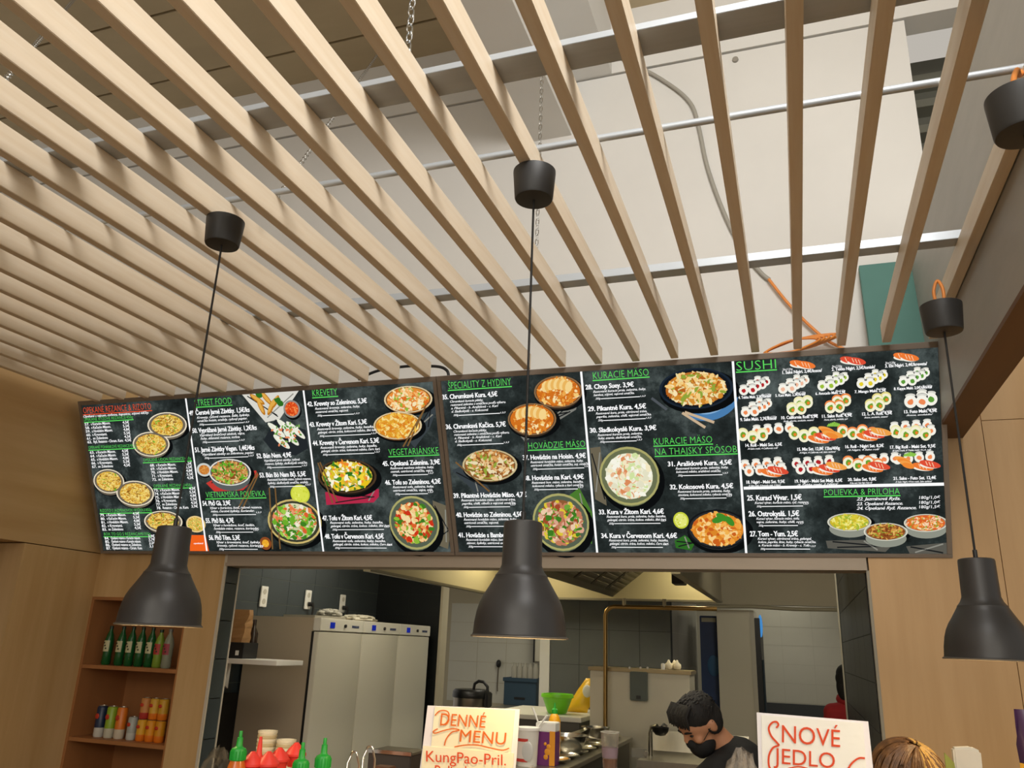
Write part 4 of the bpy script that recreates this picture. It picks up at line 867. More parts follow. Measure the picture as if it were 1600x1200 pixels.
# steel bowls
def bowl(px, py, y, r, h, z, label, m=pan_m):
    x = P(px, py, y=y).x
    return tag(MB().lathe([(.001, 0), (r*.6, 0), (r*.9, h*.5), (r, h), (r*1.05, h), (r*1.05, h*.96), (r*.97, h*.96), (r*.86, h*.5), (r*.56, .006), (.001, .005)], (x, y, z), 32).build('steel_bowl', m, smooth=40), label, 'bowl')
bowl(886, 1140, 4.75, .115, .09, PZ-.012+.0, 'large steel bowl on the prep counter behind the purple carton')
bowl(931, 1122, 5.55, .09, .07, PZ-.012, 'small steel bowl at the far end of the prep counter')
bx_ = P(931, 1122, y=5.55).x
# tubs, carton, mustard bottle and cup
def on_counter(px, y): return P(px, 1150, y=y).x
ux = on_counter(824, 4.12); ub = PZ-.012
t = thing('plastic_tub', 'white plastic tub with a red framed label on the prep counter', 'tub', (ux, 4.12, ub))
uh = P(824, 1136, y=4.12).z-ub
MB().lathe([(.001, 0), (.05, 0), (.058, uh*.95), (.001, uh*.95)], (ux, 4.12, ub), 28).build('pot', mat('tub_white', '#D9D6CF', .4), t, smooth=40)
MB().lathe([(.001, uh*.93), (.061, uh*.93), (.061, uh), (.001, uh)], (ux, 4.12, ub), 28).build('lid', mat('tub_lid', '#EDEBE6', .35), t, smooth=40)
def curved(x, y, z, r, a0, a1, z0, z1, m, name, t):
    n = 10; v = []; f = []
    for i in range(n+1):
        a = a0+(a1-a0)*i/n
        for zz in (z0, z1): v.append((x+r*math.cos(a), y+r*math.sin(a), z+zz))
    f = [(2*i, 2*i+2, 2*i+3, 2*i+1) for i in range(n)]
    return MB().add(v, f).build(name, m, t)
red_l = mat('red_label', '#C2352B', .5)
curved(ux, 4.12, ub, .0575, -2.6, -1.2, uh*.12, uh*.72, red_l, 'label_band', t); curved(ux, 4.12, ub, .0585, -2.45, -1.4, uh*.2, uh*.64, mat('label_pale', '#D9CFC8', .5), 'label_field', t)
MB().ball((ux+.02, 4.12-.056, ub+uh*.4), (.03, .006, uh*.26), 16, 10).build('picture', mat('label_grey', '#C9C9C7', .4), t, smooth=60)
vx = on_counter(857, 4.2)
t = thing('juice_carton', 'purple and white carton with orange print next to the white tub', 'carton', (vx, 4.2, ub))
vh = P(857, 1128, y=4.2).z-ub
box((vx-.055, 4.16, ub), (vx+.045, 4.25, ub+vh*.78)).build('box', mat('purple_print', '#6A2368', .45), t, bevel=.002)
box((vx-.0555, 4.1595, ub+vh*.78), (vx+.0455, 4.2505, ub+vh)).build('shoulder', white_pl, t, bevel=.004)
box((vx+.018, 4.158, ub+.002), (vx+.0458, 4.16, ub+vh*.8)).build('side_print', mat('orange_print', '#E0951E', .5), t)
for k, (dx, dz, rr) in enumerate(((0, .32, .016), (-.008, .2, .012), (.006, .44, .012), (-.012, .5, .008))): MB().ball((vx+.008+dx, 4.159, ub+vh*dz), (rr, .003, rr), 10, 6).build('spot', mat('orange_print', '#E0951E'), t)
for k, (x0, x1, y0, lab_) in enumerate(((840, 832, 1105, 'left'), (852, 864, 1118, 'right'))):
    p0, p1 = P(844, 1136, y=4.14), P(x1, y0, y=4.14)
    if k: p0, p1 = P(838, 1140, y=4.13), P(855, 1118, y=4.13)
    t2 = tag(MB().tube([p0-Vector((0, 0, .02)), p0, p1], [.003, .003, .006], 8).build('plastic_spoon', white_pl, smooth=60), 'white plastic spoon handle leaning '+lab_+' over the tub', 'spoon', 'spoons by the tub')
mx = on_counter(866, 4.55); mb_ = PZ-.012; mh = P(866, 1098, y=4.55).z-mb_
t = thing('sauce_bottle', 'yellow sauce bottle with a green cap behind the purple carton', 'bottle', (mx, 4.55, mb_))
k_ = mh/.27
MB().lathe([(.001, 0), (.03*k_, 0), (.033*k_, .02*k_), (.033*k_, .18*k_), (.026*k_, .2*k_), (.015*k_, .215*k_), (.001, .216*k_)], (mx, 4.55, mb_), 22).build('flask', mat('mustard', '#E3A21C', .3), t, smooth=40)
MB().lathe([(.016*k_, .212*k_), (.017*k_, .235*k_), (.008*k_, .242*k_), (.004*k_, .27*k_), (.001, .27*k_)], (mx, 4.55, mb_), 16).build('cap', mat('cap_green', '#2A9A2E', .4), t, smooth=40)
q = P(953, 1144, y=3.86); cz_ = CZ-.57; ch = q.z-cz_; x = q.x
t = thing('drink_cup', 'clear plastic cup of brown iced drink on the serving sill', 'cup', (x, 3.86, cz_))
glassy = mat('clear_plastic', '#E6E2D8', .12, trans=.85, alpha=.45)
MB().lathe([(.001, .001), (.028, .001), (.041, ch), (.0395, ch), (.027, .004), (.001, .004)], (x, 3.86, cz_), 28).build('cup_wall', glassy, t, smooth=40)
MB().lathe([(.001, .005), (.0265, .005), (.033, ch*.48), (.001, ch*.48)], (x, 3.86, cz_), 24).build('drink', mat('tea_brown', '#7E4A26', .25), t, smooth=40)
MB().lathe([(.0335, ch*.5), (.0365, ch*.7), (.036, ch*.7), (.033, ch*.5)], (x, 3.86, cz_), 24, False, False).build('pearls_band', mat('pale_lilac', '#A98FA0', .5), t, smooth=40)
MB().tube([(x+.041*math.cos(2*math.pi*i/24), 3.86+.041*math.sin(2*math.pi*i/24), cz_+ch) for i in range(24)], .0022, 6, True).build('rim', mat('cup_rim', '#d9d5c8', .2), t, smooth=60)
# ---------------------------------------------------------------- back room table, rice cooker, crate
AZ = CZ-.62
t = thing('steel_table', 'long grey steel table in the back room', 'table', (-2.6, 8, 0))
box((-3.04, 7.24, AZ-.035), (-2.25, 9.28, AZ)).build('top', mat('grey_top', '#7d7b72', .35, metal=.4), t, bevel=.003)
for x in (-2.95, -2.35):
    for y in (7.3, 9.1): box((x-.02, y-.02, 0), (x+.02, y+.02, AZ-.035)).build('leg', steel, t)
cy = 7.55; c0, c1, c2 = P(708, 1080, y=cy), P(766, 1080, y=cy), P(738, 1077, y=cy); x = (c0.x+c1.x)/2; r_ = (c1.x-c0.x)/2*.94; hh = c2.z-AZ
t = thing('rice_cooker', 'black and steel rice cooker with a carry handle on the back table', 'rice cooker', (x, cy, AZ))
MB().lathe([(.001, 0), (r_*.9, 0), (r_*.95, .02), (r_*.95, hh*.66), (.001, hh*.66)], (x, cy, AZ), 36).build('pot', mat('cooker_steel', '#8d8578', .3, metal=.9), t, smooth=40)
MB().lathe([(.001, hh*.64), (r_, hh*.64), (r_*1.02, hh*.72), (r_*1.0, hh*.9), (r_*.9, hh), (.001, hh)], (x, cy, AZ), 36).build('lid', mat('cooker_black', '#161616', .35), t, smooth=40)
hx = x+r_*.5; MB().tube([(hx-.07, cy, AZ+hh-.01), (hx-.06, cy, AZ+hh+.05), (hx-.02, cy, AZ+hh+.075), (hx+.03, cy, AZ+hh+.07), (hx+.07, cy, AZ+hh+.03), (hx+.075, cy, AZ+hh*.8)], .014, 8).build('handle', black_pl, t, smooth=60)
box((x+r_*.88, cy-.08, AZ+hh*.25), (x+r_*1.1, cy+.05, AZ+hh*.92)).build('hinge_block', black_pl, t, bevel=.01)
cy = 8.75; c0, c1 = P(788, 1058, y=cy), P(838, 1058, y=cy); hh = c0.z-AZ
t = thing('blue_crate', 'dark blue plastic crate on the back table', 'crate', ((c0.x+c1.x)/2, cy+.15, AZ))
cb = mat('crate_blue', '#2E4556', .5)
x0, x1 = c0.x, min(c1.x, -2.3)
for a, b in (((x0, cy, AZ), (x1, cy+.02, AZ+hh)), ((x0, cy+.30, AZ), (x1, cy+.32, AZ+hh)), ((x0, cy+.02, AZ), (x0+.02, cy+.30, AZ+hh)), ((x1-.02, cy+.02, AZ), (x1, cy+.30, AZ+hh))): box(a, b).build('side', cb, t, bevel=.003)
box((x0+.02, cy+.02, AZ), (x1-.02, cy+.3, AZ+.02)).build('bottom', cb, t)
box((x0-.012, cy-.012, AZ+hh-.04), (x1+.012, cy, AZ+hh)).build('rim', cb, t, bevel=.003)
box(((x0+x1)/2-.06, cy-.004, AZ+hh*.22), ((x0+x1)/2+.06, cy, AZ+hh*.30)).build('grip_slot', black_pl, t)
for k in range(5):
    xx = x0+.06+k*(x1-x0-.12)/4
    tag(MB().lathe([(.001, AZ+.02), (.03, AZ+.02), (.032, AZ+hh+.1), (.02, AZ+hh+.13), (.02, AZ+hh+.15), (.001, AZ+hh+.15)], (xx, cy+.16, 0), 14).build('wrapped_bottle', mat('clear_wrap', '#b5b1a3', .25, alpha=.7), smooth=40), ('leftmost', 'second', 'third', 'fourth', 'rightmost')[k]+' pale wrapped bottle standing in the blue crate', 'bottle', 'bottles in the blue crate')
q = P(848, 1085, y=7.9); tag(MB().prism([(-2.2, 7.85, 0), (-1.98, 7.85, 0), (-1.96, 7.85, CZ-.33), (-2.19, 7.85, CZ-.31)], (0, .25, 0)).build('grey_bin', mat('bin_grey', '#7d796c', .6), bevel=.006), 'tall grey bin at the end of the back table', 'bin')
# wall plug with cable, small wall cabinet in the back room
q = P(780, 1037, y=9.29); t = thing('wall_plug', 'black plug and thin cable on the white tiled wall', 'plug', q)
MB().ball((q.x, q.y-.02, q.z), (.03, .03, .045), 12, 8).build('plug', black_pl, t, smooth=True)
MB().tube([(q.x, q.y-.02, q.z-.03), (q.x-.005, q.y-.02, q.z-.25), (q.x, q.y-.02, AZ+.1)], .007, 6).build('cable', mat('plug_cable', '#5e5547', .6), t)
q0, q1 = P(836, 998, y=9.0), P(856, 1036, y=9.0); t = thing('wall_cabinet', 'small white wall cabinet beside the white pillar', 'cabinet', (q0.x+.1, 9.1, q1.z))
box((q0.x, 9.0, q1.z), (q0.x+.4, 9.29, CZ+.35)).build('body', mat('cabinet_white', '#bdb8a8', .5), t, bevel=.003); box((q0.x+.01, 8.985, q1.z+.01), (q0.x+.39, 9.0, CZ+.34)).build('door', mat('cabinet_white', '#bdb8a8'), t, bevel=.003); box((q0.x-.012, 8.98, q1.z), (q0.x, 9.29, CZ+.35)).build('dark_edge', black_pl, t)
# ---------------------------------------------------------------- coolers beyond the range
bx0, bx1 = P(1094, 1000, y=8.6).x, P(1124, 1000, y=8.6).x; bz = P(1100, 962, y=8.6).z
t = thing('blue_cooler', 'dark blue drinks cooler standing behind the range', 'cooler', ((bx0+bx1)/2, 8.9, 0))
box((bx0, 8.6, 0), (bx1-.01, 9.2, bz)).build('body', mat('cooler_blue', '#1C3C70', .4, col2='#142a52', nscale=(1, 1, 1.5)), t, bevel=.006)
q = P(1112, 1040, y=8.6); MB().ball((q.x+.02, 8.6, q.z), (.06, .006, .1), 16, 10).build('emblem', mat('cooler_pattern', '#35618a', .5), t, smooth=True)
box((bx0+.02, 8.59, bz-.06), (bx1-.03, 8.6, bz-.02)).build('top_strip', mat('strip_pale', '#a79f88', .5), t)
wx_0, wx_1 = P(1121, 1000, y=8.35).x, P(1180, 1000, y=8.35).x; wz_ = P(1150, 953, y=8.35).z
t = thing('white_cooler', 'tall white drinks cooler with a black front edge and a blue round lamp', 'cooler', ((wx_0+wx_1)/2, 8.6, 0))
box((wx_0, 8.35, 0), (wx_1-.04, 8.95, wz_)).build('body', mat('cooler_white', '#D9D1BA', .4), t, bevel=.006)
box((wx_1-.04, 8.34, 0), (wx_1, 8.95, wz_+.0)).build('door_frame', mat('cooler_frame', '#CBC4B0', .4), t, bevel=.004)
box((wx_1, 8.345, 0), (wx_1+.05, 8.94, wz_-.07)).build('door', black_pl, t, bevel=.004)
q = P(1188, 978, y=8.36); MB().ball((q.x, 8.40, q.z), (.02, .03, .105), 14, 12).build('lamp', emat('cooler_lamp', '#4C96D8', .8), t, smooth=True)
MB().tube([(wx_1+.06, 8.37, wz_-.45), (wx_1+.06, 8.37, .9)], .012, 8).build('handle', mat('handle_dark', '#33414a', .3), t)
# ================================================================ drinks in the niche
def z3(k): return SH[k]
def bottle(x, y, z, h, r, m, cap, label_m, label, group):
    t = thing('drink_bottle', label, 'bottle', (x, y, z), group); s = h
    MB().lathe([(.001, 0), (r*.8, 0), (r, s*.04), (r*.95, s*.28), (r, s*.34), (r, s*.62), (r*.75, s*.76), (r*.36, s*.88), (r*.36, s*.94), (.001, s*.94)], (x, y, z), 18).build('glass', m, t, smooth=40)
    MB().lathe([(r*.42, s*.92), (r*.42, s), (.001, s)], (x, y, z), 12).build('cap', cap, t, smooth=40)
    lb = curved(x, y, z, r*1.02, -2.5, -.7, s*.34, s*.62, label_m, 'label_band', t)
    for k in range(3):
        a = -1.9+k*.28; zz = z+s*(.56-.07*k)
        p = Vector((x+r*1.04*math.cos(a), y+r*1.04*math.sin(a), zz))
        sub('label_mark', MB().ball(p, (.006, .002, .005), 6, 4), mat('mark_dark', '#26332a', .5), lb)
    return t
gg = mat('green_glass', '#175A2A', .15, noise=.2, nscale=(20, 20, 20)); dcap = mat('dark_cap', '#153018', .4); lbl = mat('bottle_label', '#C6C49A', .5)
ord_ = ('leftmost', 'second', 'third', 'fourth', 'fifth')
top = SH[0]
for k in range(5):
    x = P(166+k*15.6+(4 if k else 0), 1030, y=YW+.09).x
    bottle(x, YW+.09, top, .215, .026, gg, dcap, lbl, ord_[k]+' green bottle with a pale label on the top shelf', 'green bottles on the top shelf')
x = P(246, 1030, y=YW+.09).x; bottle(x, YW+.09, top, .205, .027, mat('lime_drink', '#7E9A35', .25), dcap, mat('red_white_label', '#B0382E', .5), 'pale green bottle with a red label right of the green bottles', 'soft drinks on the top shelf')
x = P(262, 1032, y=YW+.08).x; bottle(x, YW+.07, top, .21, .028, mat('clear_drink', '#9aa08a', .2, alpha=.7), mat('grey_cap', '#6d6a60', .4), mat('pink_label', '#9A3540', .5), 'clear bottle with a dark pink band, rightmost on the top shelf', 'soft drinks on the top shelf')
can_top = mat('can_top', '#B9B5A8', .3, metal=.9)
def can(x, y, z, h, r, c1, c2, label, group, cat='can'):
    t = thing('drink_can', label, cat, (x, y, z), group)
    MB().lathe([(.001, 0), (r*.85, 0), (r, h*.05), (r, h*.3), (.001, h*.3)], (x, y, z), 18).build('lower_band', mat('can'+c2, c2, .35), t, smooth=40)
    MB().lathe([(r, h*.3), (r, h*.93), (r*.82, h*.98), (.001, h*.98)], (x, y, z), 18, False).build('wall', mat('can'+c1, c1, .35), t, smooth=40)
    MB().lathe([(r*.8, h*.975), (r*.82, h), (r*.74, h), (r*.72, h*.985), (.001, h*.985)], (x, y, z), 18, False).build('lid', can_top, t, smooth=40)
    p = Vector((x-.004, y-r, z+h*.66)); MB().ball(p, (r*.5, .003, h*.09), 10, 6).build('emblem', mat('can_emblem', '#C23A22', .4), t, smooth=True)
    return t
for k, (px, c1, c2, nm) in enumerate(((155, '#1E2E4A', '#C9C7BD', 'dark blue'), (171, '#8FB02C', '#C6C3AE', 'lime green'), (187, '#E07A22', '#CFC4AE', 'orange'))):
    x = P(px, 1140, y=YW+.09).x; can(x, YW+.09, SH[1], .165, .0285, c1, c2, 'tall '+nm+' drink can on the second shelf', 'tall cans on the second shelf')
x = P(206, 1140, y=YW+.09).x; can(x, YW+.09, SH[1], .12, .026, '#A7ADA6', '#BFC3BC', 'short pale grey can between the orange can and the juice stack', 'short cans on the second shelf')
juice = ('#E0A92A', '#E59A22', '#D9951F')
for r_ in range(2):
    for k in range(3):
        x = P(221+k*14.5, 1142, y=YW+.09).x+(.002*r_); z = SH[1]+.112*r_
        can(x, YW+.09, z, .11, .027, juice[k] if r_ == 0 else ('#C9884A', '#D9A83A', '#D0A030')[k], '#E37A1C' if r_ == 0 or k else '#B0352F', ('lower', 'upper')[r_]+' row '+('left', 'middle', 'right')[k]+' yellow juice can of the stack on the second shelf', 'stacked juice cans')
for k in range(5):
    x = P(112+k*16, 1195, y=YW+.1).x; bottle(x, YW+.1, SH[2], .19, .026, mat('red_sauce', '#7A2A18', .3), mat('black_cap', '#181512', .5), mat('red_label2', '#9A4A22', .5), ord_[k]+' black-capped red bottle on the lowest visible shelf', 'red bottles on the third shelf')
for k in range(3):
    x = P(192+k*15, 1195, y=YW+.1).x; can(x, YW+.1, SH[2], .17, .026, '#A0685E', '#8a4a3a', ('left', 'middle', 'right')[k]+' of three pinkish cans on the lowest visible shelf', 'pink cans on the third shelf')
# ================================================================ customer counter
CT = 1.12
t = thing('service_counter', 'wooden service counter in front of the kitchen opening', 'counter', (-.6, 2.0, 0))
box((-3.1, 1.62, CT-.04), (1.5, 2.55, CT)).build('top', woodv, t, bevel=.003)
box((-3.05, 1.68, 0), (1.45, 2.5, CT-.04)).build('base', woodv, t)
# sauces
g_cap = mat('chili_green', '#1E9A34', .4); s_body = mat('chili_sauce', '#D06A24', .2, noise=.2, nscale=(30, 30, 30)); r_cap = mat('squeeze_red', '#E23A2E', .45)
def sriracha(px, py, y, label):
    tip = P(px, py, y=y); x = tip.x; h = tip.z-CT
    t = thing('chili_sauce_bottle', label, 'bottle', (x, y, CT), 'chili sauce bottles on the counter')
    c = .030+.012; n = h
    MB().lathe([(.001, 0), (.03, 0), (.033, .012), (.033, n-.15), (.031, n-.125), (.024, n-.09), (.0165, n-.066), (.001, n-.066)], (x, y, CT), 28).build('flask', s_body, t, smooth=40)
    cp = MB().lathe([(.0165, n-.066), (.0182, n-.064), (.0186, n-.044), (.0165, n-.039), (.0100, n-.036), (.0078, n-.033), (.0068, n-.015), (.0050, n-.014)], (x, y, CT), 24, True, True).build('cap', g_cap, t, smooth=35)
    for k in range(16):
        a = 2*math.pi*k/16; sub('rib', MB().tube([(x+.0186*math.cos(a), y+.0186*math.sin(a), CT+n-.064), (x+.0186*math.cos(a), y+.0186*math.sin(a), CT+n-.044)], .0012, 5), g_cap, cp)
    sub('nozzle', MB().lathe([(.0042, n-.015), (.0042, n-.001), (.0036, n), (.001, n)], (x, y, CT), 12), g_cap, cp, True)
sriracha(377, 1142, 1.80, 'green-capped chili sauce bottle, tallest and leftmost')
sriracha(474, 1160, 1.80, 'green-capped chili sauce bottle just right of the red squeeze bottles')
sriracha(508.5, 1153, 1.84, 'green-capped chili sauce bottle standing alone on the right')
def squeeze(px, py, y, label, flat=False):
    tip = P(px, py, y=y); x = tip.x; h = tip.z-CT
    t = thing('squeeze_bottle', label, 'bottle', (x, y, CT), 'red squeeze bottles on the counter')
    MB().lathe([(.001, 0), (.027, 0), (.028, .01), (.028, h-.085), (.024, h-.07), (.001, h-.07)], (x, y, CT), 24).build('flask', mat('squeeze_body', '#E0B8A8', .35, alpha=.85), t, smooth=40)
    pf = [(.021, h-.085), (.0245, h-.058), (.0275, h-.056), (.0275, h-.051), (.021, h-.047), (.0095, h-.045), (.0075, h-.040), (.0035, h), (.001, h)] if not flat else [(.019, h-.058), (.0225, h-.034), (.0275, h-.032), (.0275, h-.027), (.021, h-.017), (.005, h), (.001, h)]
    MB().lathe(pf, (x, y, CT), 24, True, True).build('cap', r_cap, t, smooth=25)
squeeze(408, 1151, 1.93, 'red squeeze bottle with the tall pointed nozzle')
squeeze(396, 1174, 1.84, 'red squeeze bottle in front, right of the tallest chili bottle', True)
squeeze(421, 1174, 1.86, 'red squeeze bottle in front of the pointed one', True)
squeeze(438, 1168, 1.96, 'red squeeze bottle with a low cone cap in the middle', True)
squeeze(464, 1160, 2.02, 'red squeeze bottle with a tilted cone cap beside the cup stack', True)
# stacked paper bowls on the sill
cup_m = mat('paper_cup', '#C9B78E', .6); cup_in = mat('paper_cup_rim', '#E6DCC0', .6)
def cup_stack(px, py, y, n, r, label, zb):
    q = P(px, py, y=y); x = q.x
    t = thing('paper_bowl_stack', label, 'bowls', (x, y, zb), 'stacked paper bowls behind the sauces')
    hgt = q.z-zb-.008; b = .032
    for k in range(n):
        z = zb+(hgt-b)*k/(n-1)
        MB().lathe([(.001, 0), (r*.8, 0), (r*.97, b), (r*1.02, b), (r*1.02, b+.007), (r*.95, b+.007), (r*.78, .004), (.001, .004)], (x, y, z), 28).build('bowl', cup_m if k % 2 else cup_in, t, smooth=40)
cup_stack(419, 1141, 2.45, 17, .031, 'taller stack of paper bowls behind the red squeeze bottles', CT)
cup_stack(448, 1155, 2.45, 15, .031, 'shorter stack of paper bowls right of the taller one', CT)
clear = mat('crinkled_film', '#DDD9D2', .05, alpha=.13, spec=.9)
crumple('plastic_bag', 'hazy clear plastic bag left of the sauces at the bottom edge', 'bag', (P(322, 1195, y=2.1).x, 2.15, CT+.8*.11), .05, .06, .11, mat('hazy_film', '#5f5b50', .25, alpha=.25), 21, flat=.8)
# wire hoops and dark bin
chrome = mat('chrome', '#D9D4CA', .12, metal=1.)
def hoop(px, y, py, label):
    q = P(px, py, y=y); x = q.x; w = .0075*y/1.9*1.25
    pts = [(x-w*1.3, y-.01, CT), (x-w*1.15, y-.01, q.z-.025)]+[(x+math.cos(a)*w, y, q.z-.012+math.sin(a)*.012) for a in [math.pi*(1-i/6) for i in range(7)]]+[(x+w*1.1, y+.01, q.z-.03), (x+w*.9, y+.012, CT)]
    tag(MB().tube(pts, .0024, 8).build('wire_hoop', chrome, smooth=70), label, 'wire hoop', 'chrome hoops of the card holders')
hoop(554, 1.85, 1174, 'chrome wire hoop at the left of the dark bin')
hoop(578.5, 1.85, 1165, 'taller chrome wire hoop overlapping the dark bin')
b0, b1 = P(576, 1172, y=2.3), P(642, 1178, y=2.3)
t = thing('cutlery_bin', 'dark box with a light steel rim between the hoops and the daily menu sign', 'box', ((b0.x+b1.x)/2, 2.35, CT))
box((b0.x, 2.3, CT), (b1.x, 2.42, b0.z-.006)).build('body', mat('bin_dark', '#343130', .5), t, bevel=.002)
box((b0.x-.004, 2.294, b0.z-.006), (b1.x+.004, 2.30, b0.z+.004)).build('rim', chrome, t, bevel=.001)
box((b0.x, 2.30, b0.z-.006), (b1.x, 2.42, b0.z)).build('lid', mat('bin_lid', '#5b594f', .3), t)
b2 = P(604, 1197, y=2.2); tag(box((b2.x-.02, 2.16, CT), (b2.x+.03, 2.2, P(604, 1197, y=2.18).z)).build('cutlery_holder', mat('holder_dark', '#5a3a28', .5), bevel=.002), 'small brown holder in front of the dark box', 'holder')
# ================================================================ hand-lettered signs
FC2 = bpy.data.curves.new('sign_lettering', 'FONT'); FO2 = bpy.data.objects.new('sign_lettering_tmp', FC2); C.objects.link(FO2); FC2.resolution_u = 4
def gl2(text, shear, off):
    FC2.body = text; FC2.shear = shear; FC2.offset = off; bpy.context.view_layer.update()
    ev = FO2.evaluated_get(bpy.context.evaluated_depsgraph_get()); me = ev.to_mesh(); r = ([tuple(p.co) for p in me.vertices], [tuple(p.vertices) for p in me.polygons]); ev.to_mesh_clear(); return r
paper_y = mat('lined_paper', '#F3EBCB', .7, noise=.03, nscale=(3, 3, 60)); paper_w = mat('card_white', '#E9E4E6', .6)
ink_o = mat('orange_marker', '#D9691E', .7); ink_r = mat('red_marker', '#D8481E', .7)
class Sign:
    def __init__(s, y, a, b, c, label):       # pixel corners: top left, top right, bottom left
        s.y = y; s.A, s.B, s.Cc = (P(*q, y=y) for q in (a, b, c))
        lo = min(s.A.x, s.B.x); s.t = thing('menu_sign', label, 'sign', ((s.A.x+s.B.x)/2, y, CT))
    def q3(s, px, py, w): q = P(px, py, y=s.y); return Vector((q.x, s.y-w, q.z))
    def sheet(s, pts, m, w, name, th=.0015): return MB().prism([s.q3(*p, w) for p in pts], (0, th, 0)).build(name, m, s.t)
    def text(s, txt, p0, p1, h, m, off=.0, shear=.0, name='lettering', w=.0042):
        v, f = gl2(txt, shear, off); x0 = min(p[0] for p in v); x1 = max(p[0] for p in v)
        def mp(p): g = (p[0]-x0)/(x1-x0); return s.q3(p0[0]+(p1[0]-p0[0])*g-p[1]/.69*h*.0, p0[1]+(p1[1]-p0[1])*g-p[1]/.69*h, w)
        return MB().add([mp(p) for p in v], f).build(name, m, s.t)
    def stroke(s, pts, wd, m, w=.0042, name='swash'):
        cu = []; pts = [Vector((a, b)) for a, b in pts]
        for i in range(len(pts)-1):
            p0, p1, p2, p3 = pts[max(i-1, 0)], pts[i], pts[i+1], pts[min(i+2, len(pts)-1)]
            for k in range(6):
                t = k/6; cu.append(.5*((2*p1)+(p2-p0)*t+(2*p0-5*p1+4*p2-p3)*t*t+(3*p1-p0-3*p2+p3)*t**3))
        cu.append(pts[-1]); L = []; R = []
        for i, p in enumerate(cu):
            d = cu[min(i+1, len(cu)-1)]-cu[max(i-1, 0)]; d.normalize(); n = Vector((-d.y, d.x)); L.append(p+n*wd/2); R.append(p-n*wd/2)
        n = len(cu); return MB().add([s.q3(p.x, p.y, w) for p in L+R], [(i, i+1, n+i+1, n+i) for i in range(n-1)]).build(name, m, s.t)
def Z1(x, y): return (640+x*.1375, 1060+y*.1375)
sg = Sign(1.96, (668, 1102), (812, 1108.5), (656, 1172), 'yellow-lit hand-lettered sign reading DENNE MENU on the counter')
sg.sheet([Z1(205, 308), Z1(1252, 350), Z1(1215, 900), (800, 1262), (648, 1262), Z1(150, 760)], paper_w, .0, 'card')
sg.sheet([Z1(290, 322), Z1(1200, 360), Z1(1150, 880), Z1(240, 850)], paper_y, .002, 'paper')
sg.sheet([Z1(160, 765), Z1(1190, 850), Z1(1165, 1240), Z1(120, 1240)], paper_y, .0035, 'paper')
sg.text('DENNÉ', Z1(355, 530), Z1(880, 560), 19, ink_o, 0, .14, w=.0056)
sg.text('MENU', Z1(575, 715), Z1(1110, 752), 19, ink_o, 0, .1, w=.0056)
sg.stroke([Z1(300, 420), Z1(340, 375), Z1(400, 362), Z1(450, 385), Z1(455, 450), Z1(420, 510), Z1(355, 530)], 1.8, ink_o, .0057)
sg.stroke([Z1(330, 570), Z1(280, 600), Z1(300, 620), Z1(400, 590), Z1(500, 570), Z1(575, 585), Z1(490, 610), Z1(430, 680), Z1(405, 760)], 1.8, ink_o, .0057)
sg.stroke([Z1(520, 775), Z1(640, 755), Z1(780, 755), Z1(920, 785), Z1(1060, 812), Z1(1140, 790)], 1.8, ink_o, .0057)
sg.text('KungPao-Pril.', Z1(200, 940), Z1(1105, 985), 17, ink_r, 0, .0, w=.0066)
sg.text('Polievka', Z1(300, 1105), Z1(760, 1120), 17, ink_r, 0, .0, w=.0066)
box((-.86, 1.95, CT), (-.68, 2.01, CT+.006)).build('stand_foot', chrome, sg.t); box((-.78, 1.963, CT+.006), (-.76, 1.968, CT+.18)).build('stand_stem', chrome, sg.t)
def Z2(x, y): return (1160+x*.1375, 1040+y*.1375)
sg2 = Sign(1.78, (1182, 1113), (1356, 1127), (1186, 1200), 'white hand-lettered sign reading NOVE JEDLO in orange marker')
sg2.sheet([Z2(162, 532), Z2(1430, 635), Z2(1530, 1600), Z2(200, 1600)], paper_w, .0, 'card')
sg2.sheet([Z2(215, 560), Z2(1370, 655), Z2(1430, 1500), Z2(235, 1500)], mat('lined_paper_w', '#EFEDE4', .7, noise=.03, nscale=(3, 3, 60)), .002, 'paper')
sg2.text('NOVÉ', Z2(450, 868), Z2(1110, 925), 27, ink_r, 0, 0)
sg2.text('JEDLO', Z2(355, 1105), Z2(1050, 1165), 24, ink_r, 0, 0)
sg2.stroke([Z2(385, 705), Z2(410, 670), Z2(385, 637), Z2(335, 650), Z2(300, 710), Z2(330, 800), Z2(400, 880), Z2(410, 905), Z2(350, 930), Z2(305, 1010), Z2(300, 1120), Z2(330, 1180), Z2(400, 1210)], 3, ink_r)
sg2.stroke([Z2(1390, 1050), Z2(1320, 1050), Z2(1240, 1110), Z2(1190, 1190)], 3, ink_r)
sg2.stroke([Z2(520, 1165), Z2(640, 1145), Z2(740, 1165)], 2, ink_r)
box((-.05, 1.76, CT), (.08, 1.83, CT+.012)).build('stand_foot', chrome, sg2.t); box((0, 1.786, CT+.012), (.02, 1.79, CT+.12)).build('stand_stem', chrome, sg2.t)
bpy.data.objects.remove(FO2)
